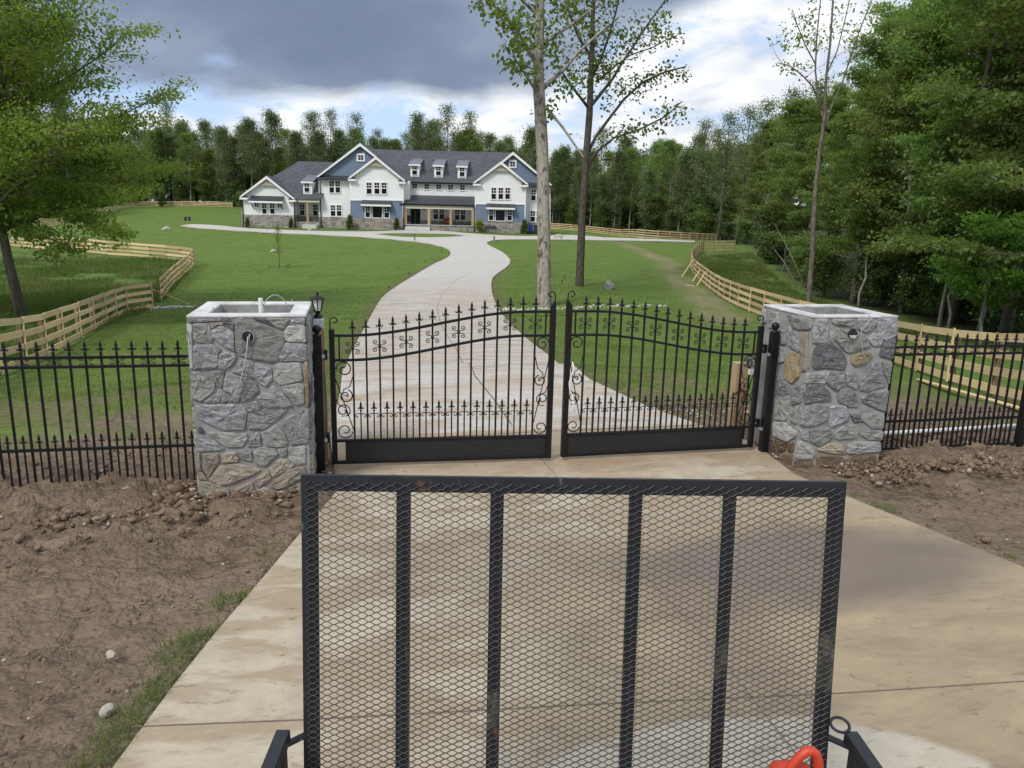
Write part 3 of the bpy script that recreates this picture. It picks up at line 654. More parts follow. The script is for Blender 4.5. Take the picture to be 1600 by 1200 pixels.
def pillar(x0, y0, z0, label, group, right):
    r_ = random.Random(5 if right else 3)
    s = PIL_S; off = (x0+s/2, y0+s/2, z0); root = thing('stone_gate_pillar', label, 'gate pillar', off, 0, group)
    x1, y1, zt = x0+s, y0+s, z0+PIL_H; t = .175
    b = MB()                                              # mortar core, hollow in the middle
    e = .012; T = zt-.028
    b.bb(x0+e, x1-e, y0+e, y0+t, z0-.3, T).bb(x0+e, x1-e, y1-t, y1-e, z0-.3, T).bb(x0+e, x0+t, y0+t, y1-t, z0-.3, T).bb(x1-t, x1-e, y0+t, y1-t, z0-.3, T)
    b.build('mortar_core', MORTAR, root, off=off)
    c = MB(); k = .165                                     # trowelled cement rim
    c.bb(x0, x1, y0, y0+k, T, zt).bb(x0, x1, y1-k, y1, T, zt+.002).bb(x0, x0+k, y0+k, y1-k, T, zt-.001).bb(x1-k, x1, y0+k, y1-k, T, zt-.002)
    c.build('cement_rim', CAPM, root, off=off, bevel=.008)
    d = MB(); d.bb(x0+t, x1-t, y0+t, y1-t, zt-.26, zt-.22); d.build('cavity_floor', MORTAR, root, off=off)
    yf = y0+.004
    if not right:
        for kk, *P in L_ST:
            pts = []
            for u, v in P:
                w = onY(280+u/3.53, 450+v/3.53, yf); pts.append((min(max(w[0], x0+.004), x1-.004), yf, min(max(w[2], z0-.05), T-.004)))
            stone_piece(pts, (0, -1, 0), STN[kk], root, off, r_.uniform(.010, .019), r_)
        jitter_face((x1-.004, y0+.02, z0), (0, 1, 0), s-.04, T-z0-.02, (1, 0, 0), root, off, r_)
        jitter_face((x0+.004, y1-.02, z0), (0, -1, 0), s-.04, T-z0-.02, (-1, 0, 0), root, off, r_)
    else:
        for kk, *P in R_ST:
            pts = []
            for u, v in P:
                w = onY(1150+u/3.75, 450+v/3.75, yf); pts.append((min(max(w[0], x0+.004), x1-.004), yf, min(max(w[2], z0-.05), T-.004)))
            stone_piece(pts, (0, -1, 0), STN[kk], root, off, r_.uniform(.010, .019), r_)
        xf = x0+.004
        for kk, *P in R_SIDE:
            pts = []
            for u, v in P:
                w = onX(1150+u/3.75, 450+v/3.75, xf); pts.append((xf, min(max(w[1], y0+.004), y1-.004), min(max(w[2], z0-.05), T-.004)))
            stone_piece(pts, (-1, 0, 0), STN[kk], root, off, r_.uniform(.012, .02), r_)
        jitter_face((x1-.004, y0+.02, z0), (0, 1, 0), s-.04, T-z0-.02, (1, 0, 0), root, off, r_)
    jitter_face((x1-.02, y1-.004, z0), (-1, 0, 0), s-.04, T-z0-.02, (0, 1, 0), root, off, r_)
    return root, off
PG = 'stone gate pillars with hollow open tops'
XL, YL, XR, YR = -3.70, -.675, 2.665, -.634
PLo, plo = pillar(XL, YL, 0, 'grey stone pillar left of the gate with a round hole and a hanging grey cable', PG, False)
PRo, pro = pillar(XR, YR, -.034, 'grey stone pillar right of the gate with one yellow stone and muddy splashes at its foot', PG, True)
def ring(c, r0, r1, y0, y1, n=20):
    b = MB(); v = []; f = []
    for i in range(n):
        q = 2*math.pi*i/n
        for r, y in ((r0, y0), (r1, y0), (r1, y1), (r0, y1)): v.append((c[0]+r*math.cos(q), y, c[2]+r*math.sin(q)))
    for i in range(n):
        j = (i+1) % n
        for k in range(4): f.append((4*i+k, 4*i+(k+1) % 4, 4*j+(k+1) % 4, 4*j+k))
    return b.add(v, f)
def disc(c, r, y, n=20):
    return MB().add([(c[0]+r*math.cos(2*math.pi*i/n), y, c[2]+r*math.sin(2*math.pi*i/n)) for i in range(n)], [tuple(range(n))])
hc = onY(387, 526, YL-.03)
ring(hc, .052, .060, YL-.034, YL-.012).build('hole_collar', MORTAR, PLo, off=plo); MB().prism([(hc[0]+.053*math.cos(i*.4488), hc[2]+.053*math.sin(i*.4488)) for i in range(14)], YL-.0335, YL-.02).build('wire_hole', DARKIN, PLo, off=plo)
for k, (dx, dz) in enumerate(((-.015, .02), (.012, .012), (.024, -.01))):
    MB().tube([(hc[0]+dx, YL-.036, hc[2]-.04), (hc[0]+dx*1.3, YL-.045, hc[2]), (hc[0]+dx*1.6, YL-.036, hc[2]+dz+.015)], .006, 6).build('wire', [BLACK, CABLE, BLACK][k], PLo, off=plo)
cb = [onY(u, v, YL-.045) for u, v in [(387,526),(386,545),(382,570),(376,595),(367,617),(357,631)]]
MB().tube(cb, .006, 6).build('cable', CABLE, PLo, off=plo, smooth=True)
zt = PIL_H
MB().tube([(XL+.60, YL+.5, zt-.38), (XL+.60, YL+.5, zt+.10)], .022, 10).build('conduit_pipe', WHITEP, PLo, off=plo)
MB().tube([(XL+.62+.30*t_/14, YL+.5+.05*t_/14, zt-.06+.19*math.sin(math.pi*min(1, .12+t_/14*.98))**.8) for t_ in range(15)], .005, 6).build('cable_loop', CABLE, PLo, off=plo, smooth=True)
MB().tube([(XL+.20, YL+.22, zt-.05), (XL+.20, YL+.22, zt+.05)], .005, 6).build('anchor_rod', CABLE, PLo, off=plo)
MB().tube([(XL+.86, YL+.98, zt-.05), (XL+.86, YL+.98, zt+.03)], .006, 6).build('anchor_rod', CABLE, PLo, off=plo)
hr = onY(1333, 521, YR-.028)
MB().prism([(hr[0]+.055*math.cos(i*.4488)*(1 if math.sin(i*.4488) < .3 else .75), hr[2]+.055*math.sin(i*.4488)) for i in range(14)], YR-.031, YR-.01).build('wire_hole', DARKIN, PRo, off=pro)
MB().prism([(hr[0]-.05, hr[2]-.02), (hr[0]-.02, hr[2]-.055), (hr[0]+.03, hr[2]-.055), (hr[0]+.05, hr[2]-.02)], YR-.0345, YR-.014).build('hole_sill', CAPM, PRo, off=pro)
wr = [(XR+.36, YR+.5, zt-.05), (XR+.42, YR+.42, zt+.02), (XR+.52, YR+.3, zt+.06), (XR+.66, YR+.12, zt+.03), (XR+.70, YR-.035, zt-.05)]+[tuple(onY(u, v, YR-.04)) for u, v in [(1346,515),(1345,533),(1349,552),(1353,570)]]
MB().tube(wr, .004, 6).build('cable', CABLE, PRo, off=pro, smooth=True)
#@@PART3
# ------------------------------------------------------------------ wrought iron: shared pieces
def finial_mesh():
    b = MB(); b.lathe([(.009, 0), (.013, .006), (.013, .014), (.008, .02), (.007, .034), (.02, .042), (.024, .05), (.009, .062), (.016, .074), (.013, .092), (.002, .125)], 6)
    for s in (-1, 1):
        b.tube([(s*.006, 0, .036), (s*.026, 0, .030), (s*.036, 0, .040), (s*.030, 0, .052)], [.006, .006, .005, .002], 4)
    return b.mesh('finial', BLACK)
FIN = finial_mesh()
def small_finial():
    me = FIN.copy(); me.name = 'small_finial'
    for v in me.vertices: v.co *= .92
    return me
FINS = small_finial()
def spiral(c, r0, a0, turns, r1, n=22, axis='xz', sgn=1):
    P = []
    for i in range(n):
        t = i/(n-1); r = r0+(r1-r0)*t**1.8; a = a0+sgn*turns*2*math.pi*t
        P.append((c[0]+r*math.cos(a), c[1], c[2]+r*math.sin(a)))
    return P
def butterfly():
    """four curls sprouting from a picket collar, a flattened X of scrolls"""
    b = MB(); b.lathe([(.014, -.02), (.014, .02)], 6)
    for sx in (-1, 1):
        for sz in (-1, 1):
            P = [(sx*.008, 0, sz*.004), (sx*.022, 0, sz*.016)]
            for i in range(14):
                t = i/13; a = R_(-110)+t*R_(500); r = .027*(1-.72*t)
                P.append((sx*(.046+r*math.cos(a)), 0, sz*(.043+r*math.sin(a))))
            b.tube(P, .0044, 5)
    return b.mesh('scroll', BLACK, True)
BUTTER = butterfly()
def bracket_scroll():
    """two small arms with curls linking a short picket to the tall ones beside it"""
    b = MB()
    for s in (-1, 1):
        P = [(s*.006, 0, .012), (s*.03, 0, .018), (s*.05, 0, .008), (s*.058, 0, -.010), (s*.050, 0, -.024), (s*.036, 0, -.026), (s*.030, 0, -.014), (s*.038, 0, -.008)]
        b.tube(P, .005, 5)
    return b.mesh('scroll', BLACK, True)
BRACK = bracket_scroll()
_pick = {}
def bar_mesh(h, w):
    k = (round(h, 3), w)
    if k not in _pick: _pick[k] = MB().bb(-w/2, w/2, -w/2, w/2, 0, h).mesh('picket', BLACK)
    return _pick[k]

def gate_leaf(root, hinge_curl_in):
    """local x runs from the hinge stile (0) to the meeting stile (2.4); z = 0 at the bottom rail"""
    Wd = 2.4; sw = .055
    top = lambda s: 1.40+.255*float(sstep(s/Wd, .08, .88))
    low = lambda s: top(s)-.26
    MB().bb(0, sw, -sw/2, sw/2, 0, 1.47).build('hinge_stile', BLACK, root, bevel=.004)
    st = MB(); st.bb(Wd-sw-.006, Wd, -sw/2-.003, sw/2+.003, 0, 1.72); st.build('meeting_stile', BLACK, root, bevel=.004)
    b = MB()                                                                # pointed stile cap
    b.add([(Wd-sw-.006, -.03, 1.72), (Wd, -.03, 1.72), (Wd, .03, 1.72), (Wd-sw-.006, .03, 1.72), (Wd-.012, -.03, 1.775), (Wd-.012, .03, 1.775)], [(0, 1, 4), (1, 2, 5, 4), (2, 3, 5), (3, 0, 4, 5)]); b.build('stile_cap', BLACK, root)
    for x, z0, dr in ((.012, 1.47, 1), (Wd-.012, 1.75, -1)):
        P = [(x, 0, z0), (x, 0, z0+.07)]+[(x+dr*(.045+(.045-.030*i/13)*math.cos(math.pi-i*.42)), 0, z0+.085+(.045-.030*i/13)*math.sin(math.pi-i*.42)) for i in range(14)]
        MB().tube(P, .007, 6).build('top_curl', BLACK, root, smooth=True)
    for fn, nm in ((top, 'top_rail'), (low, 'second_rail')):
        r = MB(); N = 24; h = .026; w = .036; v = []; f = []
        for i in range(N+1):
            s = sw+(Wd-2*sw)*i/N; z = fn(s)
            for y, dz in ((-w/2, -h/2), (w/2, -h/2), (w/2, h/2), (-w/2, h/2)): v.append((s, y, z+dz))
        for i in range(N):
            for k in range(4): f.append((4*i+k, 4*i+(k+1) % 4, 4*i+4+(k+1) % 4, 4*i+4+k))
        r.add(v, f).build(nm, BLACK, root)
    MB().bb(sw, Wd-sw, -.018, .018, .0, .038).build('bottom_rail', BLACK, root, bevel=.003)
    MB().bb(sw, Wd-sw, -.018, .018, .245, .275).build('kick_rail', BLACK, root, bevel=.003)
    MB().bb(sw+.10, Wd-sw, -.004, .004, .038, .245).build('kick_plate', KICK, root)
    MB().bb(sw+.085, sw+.10, -.009, .009, .0385, .2445).build('plate_edge', BLACK, root)
    xs = [.24+.1385*i for i in range(15)]
    for s in (sw+.045, Wd-sw-.052):
        inst('picket', bar_mesh(top(s)-low(s), .016), root, (s, 0, low(s)))
    for i, s in enumerate(xs):
        z1 = top(s)+.045; p = inst('picket', bar_mesh(z1-.27, .019), root, (s, 0, .27)); inst('finial', FIN, p, (0, 0, z1-.27))
        if i % 2 == 0: inst('scroll', BUTTER, p, (0, 0, (top(s)+low(s))/2-.27))
    for i in range(14):
        s = (xs[i]+xs[i+1])/2; p = inst('short_picket', bar_mesh(.31, .014), root, (s, 0, .27)); inst('finial', FINS, p, (0, 0, .31)); inst('scroll', BRACK, p, (0, 0, .27))
    for x0, x1, zt_, fl in ((sw, xs[0]-.01, low(.15)-.015, 1), (xs[-1]+.01, Wd-sw, low(2.25)-.015, -1)):
        w = x1-x0; c = (x0+x1)/2; zb = .28; hh = zt_-zb; xi, xo = (x0, x1) if fl == 1 else (x1, x0)
        MB().tube([(xi, 0, zt_-.22*hh), (xo, 0, zb+.12*hh)], .0058, 5).build('diagonal_bar', BLACK, root)
        def big(cz, cx, r, a0, sg): 
            MB().tube(spiral((cx, 0, cz), r, a0, 1.30, r*.16, 26, sgn=sg), .0066, 5).build('c_scroll', BLACK, root, smooth=True)
        big(zt_-w*.48, c, w*.46, R_(180 if fl == 1 else 0), -fl)
        big(zt_-.44*hh, xo-fl*w*.42, w*.40, R_(70 if fl == 1 else 110), -fl)
        big(zb+.37*hh, xi+fl*w*.42, w*.40, R_(-60 if fl == 1 else 240), fl)
        big(zb+w*.50, c, w*.46, R_(-10 if fl == 1 else 190), -fl)
        MB().tube([(xo, 0, zt_-.20*hh), (xo-fl*.03, 0, zt_-.32*hh), (xo-fl*w*.55, 0, zt_-.36*hh), (xo-fl*w*.62, 0, zt_-.42*hh), (xo-fl*w*.35, 0, zt_-.44*hh)], .0058, 5).build('curl_bar', BLACK, root, smooth=True)
        MB().tube([(xi, 0, zb+.52*hh), (xi+fl*.03, 0, zb+.44*hh), (xi+fl*w*.6, 0, zb+.40*hh), (xi+fl*w*.62, 0, zb+.30*hh), (xi+fl*w*.3, 0, zb+.30*hh)], .0058, 5).build('curl_bar', BLACK, root, smooth=True)
    for z in (.30, 1.20):                                                    # bolted hinges to the post
        MB().bb(-.075, -.002, -.012, .012, z-.012, z+.012).build('hinge_bolt', ZINC, root)
        MB().bb(-.06, -.02, -.03, .03, z-.05, z+.05).build('hinge_plate', BLACK, root)
def kick_mat():
    m_, t = mat('perforated_black_plate'); o = t.n('ShaderNodeTexCoord').outputs['Object']
    v = t.n('ShaderNodeTexVoronoi', {'Vector': t.mapv(o, (1, 0, 1)), 'Scale': 75.0, 'Randomness': .25}).outputs[0]
    c = t.mix(t.ramp(v, .36, .26), (.010, .010, .011), (.040, .038, .037)); principled(t, c, .5, .2, v, .3, .003); return m_
KICK = kick_mat()
th_ = math.atan2(-.0815, 2.4)
gl = thing('iron_gate_leaf', 'left leaf of the black wrought iron driveway gate, beside the lantern post', 'gate', (-2.458, 0, .062), th_, 'wrought iron driveway gate leaves')
gate_leaf(gl, True)
gr_ = thing('iron_gate_leaf', 'right leaf of the black wrought iron gate, with a white cord on its scrollwork', 'gate', (2.458, 0, .066), math.pi-th_, 'wrought iron driveway gate leaves')
gate_leaf(gr_, True)
wc = [(2.32, .04, 1.10), (2.30, .045, 1.02), (2.33, .03, .93), (2.345, .03, .86), (2.335, .03, .78), (2.31, .04, .73), (2.28, .03, .60), (2.27, .03, .52)]
co = MB().tube([(gr_.matrix_basis @ Vector(p)) for p in wc], .007, 6).build('cord', WHITEP, None, smooth=True, label='white cord tied to the scrollwork of the right gate leaf', cat='cord')
def hinge_post(x, y, z0, label):
    r = thing('gate_post', label, 'post', (x, y, z0), 0, 'black square gate posts')
    h = 1.50-z0
    MB().bb(-.045, .045, -.045, .045, -.2, h-.03).build('post_shaft', BLACK, r, bevel=.005)
    MB().lathe([(.05, h-.03), (.05, h-.018), (.025, h-.012), (.02, h), (.034, h+.012), (.046, h+.035), (.042, h+.062), (.022, h+.082), (.003, h+.088)], 14).build('ball_cap', BLACK, r, smooth=True)
    for z in (.36, 1.26): MB().box((.0 if x < 0 else 0, -.049, z), (.05, .012, .09)).build('hinge_bracket', BLACK, r); MB().box(((.058 if x < 0 else -.058), 0, z), (.03, .05, .03)).build('hinge_bolt', ZINC, r)
hinge_post(-2.575, -.08, 0, 'black square post with ball cap carrying the left gate leaf')
hinge_post(2.575, -.06, -.05, 'black square post with ball cap carrying the right gate leaf')

# ------------------------------------------------------------------ iron fences either side
def iron_fence(x0, x1, y, zb, label, rail_bottom, n_start, wavy):
    root = thing('iron_fence', label, 'fence', (x0, y, zb), 0, 'black iron fence panels'); L = x1-x0; d = 1 if L > 0 else -1
    for z, nm in ((1.305, 'top_rail'), (1.215, 'second_rail'), (.395, 'middle_rail')):
        MB().bb(0, L, -.016, .016, z-.013, z+.013).build(nm, BLACK, root)
    if rail_bottom: MB().bb(0, L, -.0155, .0155, .035, .062).build('bottom_rail', BLACK, root)
    n = int(abs(L)/.139); z0 = .04 if rail_bottom else -.08
    for i in range(n):
        s = d*(.05+.139*i)
        p = inst('picket', bar_mesh(1.345-z0, .02), root, (s, 0, z0)); inst('finial', FIN, p, (0, 0, 1.345-z0))
        if i % 2 == n_start: inst('scroll', BUTTER, p, (0, 0, 1.26-z0), sc=(.9, 1, .62))
        if i < n-1:
            q = inst('short_picket', bar_mesh(.44-z0, .014), root, (s+d*.0695, 0, z0)); inst('finial', FINS, q, (0, 0, .44-z0))
    return root
iron_fence(XL-.0, -7.4, -.22, 0.0, 'black iron fence panel left of the left stone pillar, its foot in the dirt', False, 1, True)
fr = iron_fence(XR+PIL_S, 5.95, -.22, 0.0, 'black iron fence panel right of the right stone pillar, with a bottom rail', True, 0, False)
iron_fence(6.08, 8.3, -.22, 0.0, 'black iron fence panel beyond the black post at the right edge', True, 0, False)
p = thing('fence_post', 'black square iron fence post at the right edge of the picture', 'post', (6.015, -.22, 0)); MB().bb(-.04, .04, -.04, .04, -.2, 1.42).build('post_shaft', BLACK, p, bevel=.004); MB().lathe([(.045, 1.42), (.045, 1.435), (.02, 1.44), (.034, 1.47), (.02, 1.5), (.003, 1.51)], 10).build('ball_cap', BLACK, p)
pp = MB().tube([(3.85, .35, .045), (6.9, .55, .04)], .03, 10).build('plastic_pipe', WHITEP, None, smooth=True, label='white plastic pipe lying on the soil behind the right iron fence', cat='pipe')

# ------------------------------------------------------------------ lantern post and right wooden post
q = onY(497, 497, .32); lp = thing('wood_post', 'square wooden post with white cap box behind the left black gate post', 'post', (q[0], .32, 0))
MB().bb(-.065, .065, -.065, .065, -.2, q[2]-.10).build('timber', POST6, lp, bevel=.004)
MB().bb(-.085, .055, -.075, .075, q[2]-.10, q[2]).build('cap_box', simple('grey_white_box', (.55, .57, .60), .5, 0, .05, 3), lp, bevel=.004)
MB().bb(-.02, .03, -.08, -.066, .55, .75).build('switch_box', TRIMW, lp)
MB().tube([(.06, -.07, .2), (.07, -.08, .6), (.06, -.072, 1.0)], .006, 6).build('cable', CABLE, lp)
ln = thing('lantern', 'small black lantern with clear glass standing on the wooden post by the left pillar', 'lantern', (q[0], .32, q[2]))
MB().lathe([(.055, 0), (.05, .015), (.03, .035), (.022, .06), (.035, .07), (.045, .078)], 12).build('lantern_base', BLACK, ln)
MB().lathe([(.038, .08), (.058, .20)], 6).build('lamp_glass', simple('frosted_lamp_glass', (.75, .76, .72), .25, 0, .05, 4), ln)
fm = MB()
for i in range(6):
    a = 2*math.pi*(i+.5)/6; fm.beam((.040*math.cos(a), .040*math.sin(a), .078), (.062*math.cos(a), .062*math.sin(a), .203), .01, .01)
fm.build('cage', BLACK, ln)
MB().lathe([(.085, .203), (.082, .212), (.05, .235), (.016, .25), (.012, .262), (.018, .27), (.004, .285)], 12).build('lantern_roof', BLACK, ln)
q = onY(1157, 566, .75); wp = thing('wood_post', 'new square wooden post behind the right gate leaf', 'post', (q[0], .75, 0))
MB().bb(-.075, .075, -.07, .07, -.2, q[2]).build('timber', POST6, wp, bevel=.004)
MB().tube([(.08, -.075, .55), (.0, -.082, .62), (-.078, -.074, .56)], .008, 6).build('strap', BLACK, wp)
MB().tube([(.02, -.078, .1), (.05, -.085, .4), (.03, -.078, .7)], .006, 6).build('cable', BRONZE, wp)
q2 = onY(1172, 568, .45); lf = thing('floodlight', 'small black and white floodlight by the wooden post behind the right gate leaf', 'lamp', (q2[0], .45, 0))
MB().tube([(0, 0, -.1), (0, 0, q2[2]-.03)], .012, 6).build('stem', BLACK, lf); MB().box((0, -.01, q2[2]+.02), (.09, .07, .10)).build('head', DARKPL, lf, bevel=.008); MB().box((0, -.05, q2[2]+.02), (.07, .008, .075)).build('lens', ZINC, lf); MB().box((.01, -.02, q2[2]-.10), (.05, .05, .07)).build('junction_box', TRIMW, lf)

# ------------------------------------------------------------------ trailer with its mesh ramp gate, and the orange-red can
TP = np.array([-1.413, -5.596, 1.849]); TYAW = .170; LEAN = .112; RW = 1.95
tax = np.array([math.cos(TYAW), -math.sin(TYAW), 0]); tn = np.array([math.sin(TYAW), math.cos(TYAW), 0])
Hb = 1.34                                                    # ramp height
org = TP-tn*math.tan(LEAN)*Hb; zb = TP[2]-Hb                # foot of the ramp
tr = thing('utility_trailer', 'black utility trailer with its expanded metal ramp gate standing up at the rear', 'trailer', (org[0], org[1], 0), -TYAW)
# local: x across, y forward (towards the gate), z up
slope = math.tan(LEAN)
def RP(x, k, o=0.0): return (x, slope*k+o, zb+k)             # k = height above the ramp foot
rs_ = RW/2; fwid = .058
fr_ = MB()
def ang(x0, x1, k0, k1, o0, o1):                              # box lying in the leaning ramp plane
    v = [RP(x, k, o) for k in (k0, k1) for x, o in ((x0, o0), (x1, o0), (x1, o1), (x0, o1))]
    fr_.add(v, [(3, 2, 1, 0), (4, 5, 6, 7), (0, 1, 5, 4), (1, 2, 6, 5), (2, 3, 7, 6), (3, 0, 4, 7)])
ang(-rs_-.0005, rs_+.0005, Hb-.056, Hb, -.001, .014); ramp_gate = fr_.build('ramp_gate', STEEL, tr)
for s_ in (-1, 1):
    fr_ = MB(); xe_ = s_*rs_; xi_ = s_*(rs_-fwid); ang(min(xe_, xi_), max(xe_, xi_), 0, Hb-.056, 0, .014); fr_.build('side_stile', STEEL, ramp_gate)
fr_ = MB(); ang(-rs_, rs_, 0, .05, -.0012, .006); fr_.build('foot_rail', STEEL, ramp_gate)
def atx(u, v):                                               # picture column -> x on the ramp plane
    P0 = np.array(TP); dn = np.array([0, 0, -1.0])-tn*slope; n_ = np.cross(tax, dn); q = ray(u, v); t = ((P0-CAM)@n_)/(q@n_); w = CAM+q*t
    return float((w-P0)@tax), float(TP[2]-w[2])
for u in (630, 777, 994, 1141):
    x, k = atx(u, 770); fr_ = MB(); ang(x-.024, x+.024, .05, Hb-.056, .0, .006); ang(x+.018, x+.024, .05, Hb-.056, .006, .045); fr_.build('upright', STEEL, ramp_gate)
def expanded():
    V = []; Fq = []; x0, x1 = -rs_+.012, rs_-.012; px, pz = (x1-x0)/38, .0232; k0, k1 = .02, Hb-.010
    nz = int((k1-k0)/(pz/2)); nx = 38; w = .0020; o = -.0042; tw = .0019
    def strand(a, b):
        # a twisted flat strand: slim box from a to b in the ramp plane, tilted as expanded metal is
        (xa, ka), (xb, kb) = a, b; i = len(V); dx = xb-xa; dk = kb-ka; L = math.hypot(dx, dk); nx_, nk_ = -dk/L*w/2, dx/L*w/2
        for (x, k) in (a, b):
            V.extend([RP(x+nx_, k+nk_, o-tw), RP(x-nx_, k-nk_, o-tw*1.8), RP(x-nx_, k-nk_, o+tw*.4), RP(x+nx_, k+nk_, o+tw)])
        for q in range(4): Fq.append((i+q, i+(q+1) % 4, i+4+(q+1) % 4, i+4+q))
    for r in range(nz//2+1):
        for c in range(nx):
            x = x0+c*px; k = k0+r*pz
            if k+pz/2 > k1 or c == nx: continue
            fl = .16*px                                     # short flat knuckle where strands meet
            A0, A1 = (x-fl/2+px/2, k), (x+fl/2+px/2, k)
            strand(A0, A1)
            strand(A1, (x+px-fl/2, k+pz/2)); strand(A0, (x+fl/2, k+pz/2))
            strand((x+px-fl/2, k+pz/2), (x+px+fl/2, k+pz/2))
            if k+pz <= k1:
                strand((x+px-fl/2, k+pz/2), (x+px/2+fl/2, k+pz)); strand((x+fl/2, k+pz/2), (x+px/2-fl/2, k+pz))
    return np_mesh('expanded_mesh', np.array(V), np.array(Fq), MESHM)
inst('expanded_mesh', expanded(), ramp_gate)
zr = TP[2]-atx(455, 1128)[1]; xr_ = rs_+.037                  # side rails
for s in (-1, 1):
    yr0 = slope*(zr-zb)-.04
    MB().bb(s*xr_, s*(xr_+.05), yr0, -4.3, zr-.05, zr).build('side_rail', STEEL, tr, bevel=.003)
    for yy in (yr0-.045, -1.4, -2.8, -4.25): MB().bb(s*(xr_+.002), s*(xr_+.046), yy, yy-.045, .50, zr-.05).build('stake_post', STEEL, tr)
    MB().bb(s*(xr_-.002), s*(xr_+.052), .02, -4.3, .42, .50).build('bed_rail', STEEL, tr)
    MB().tube([(s*(rs_-.01), slope*(zr-.06-zb)+.02, zr-.06), (s*(xr_+.04), slope*(zr-.06-zb)-.06, zr-.06)], .012, 8).build('latch_pin', STEEL, tr)
    w = MB(); c = (0, 0, 0); w.lathe([(.02, -.09), (.20, -.09), (.30, -.08), (.33, -.05), (.33, .05), (.30, .08), (.20, .09), (.02, .09)], 24)
    w.v = [(s*1.20+z, -2.6+x, .30+y) for x, y, z in w.v]; tire = w.build('wheel', RUBBER, tr)
    hub = MB().lathe([(.03, -.005), (.18, -.005), (.18, .005), (.03, .005)], 16); hub.v = [(s*1.295+z, -2.6+x, .30+y) for x, y, z in hub.v]; hub.build('rim', ZINC, tire)
    fd = MB(); n = 9; pts = [(-2.6+.46*math.cos(math.pi*i/n), .30+.44*math.sin(math.pi*i/n)) for i in range(n+1)]
    for a, b in zip(pts[:-1], pts[1:]): fd.slab([(s*1.08, a[0], a[1]), (s*1.32, a[0], a[1]), (s*1.32, b[0], b[1]), (s*1.08, b[0], b[1])], .006)
    fd.build('fender', STEEL, tr)
for s in (-.45, .45): MB().bb(s-.03, s+.03, .02, -4.3, .40, .455).build('cross_bearer', STEEL, tr)
MB().tube([(-1.2, -2.6, .30), (1.2, -2.6, .30)], .03, 10).build('axle', STEEL, tr)
for i in range(9): MB().bb(-.985+i*.219, -.985+i*.219+.21, -.02, -4.3, .456, .495).build('deck_board', DECK, tr)
lx, lz = xr_+.02, zr                                            # spare wire loop on the right rail
MB().tube([(lx+.034*math.cos(a)-.028, yr0+.02+.030*math.sin(a), lz+.010+.010*math.sin(a)) for a in [i*2*math.pi/18 for i in range(19)]], .006, 6, False).build('pull_ring', STEEL, tr, smooth=True)
# orange-red can standing on the deck at the right rail; its loop handle shows in the picture
hx, hk = atx(1262, 1180); Lp = lambda p: tuple(Matrix.Rotation(-TYAW, 3, 'Z') @ Vector(p)+Vector((org[0], org[1], 0)))
cy_ = -.22; cx_ = atx(1258, 1185)[0]-.045; cz = .495
pq_ = np.array([org[0], org[1], 0])+tn*cy_; qa = ray(1268, 1166); w_ = CAM+qa*(((pq_-CAM)@tn)/(qa@tn)); ztop = w_[2]; kx = float((w_-pq_)@tax)-.10
can = thing('fuel_can', 'orange-red plastic can with a loop handle beside the right rail of the trailer', 'fuel can', Lp((kx, cy_, cz)), -TYAW)
hz_ = (ztop-cz-.02)/1.12
bd = MB(); 
for i, (zz, sx, sy) in enumerate(((0, .078, .10), (.02, .086, .115), (hz_*.45, .086, .115), (hz_*.75, .084, .11), (hz_*.90, .072, .09), (hz_*.96, .045, .05))):
    for j in range(16):
        a = 2*math.pi*j/16; cxx = math.copysign(abs(math.cos(a))**.5, math.cos(a)); cyy = math.copysign(abs(math.sin(a))**.5, math.sin(a)); bd.v.append((.062+sx*cxx, sy*cyy, zz))
for i in range(5):
    for j in range(16): bd.f.append((i*16+j, i*16+(j+1) % 16, i*16+16+(j+1) % 16, i*16+16+j))
bd.f.append(tuple(range(15, -1, -1))); bd.f.append(tuple(80+j for j in range(16)))
bd.build('body', REDPL, can, smooth=True)
MB().tube([(.0, 0, hz_*.84), (.025, 0, hz_*.94), (.045, 0, hz_*1.02), (.065, 0, hz_*1.08), (.085, 0, hz_*1.12), (.102, 0, hz_*1.125), (.118, 0, hz_*1.10), (.13, 0, hz_*1.03), (.137, 0, hz_*.94), (.14, 0, hz_*.84), (.13, 0, hz_*.72)], [.016, .015, .015, .016, .017, .017, .017, .017, .017, .017, .016], 12).build('handle', REDPL, can, smooth=True)
MB().lathe([(.024, hz_*.95), (.024, hz_*1.0), (.02, hz_*1.01)], 12, (.03, .0, -.06)).build('cap', BLACK, can)
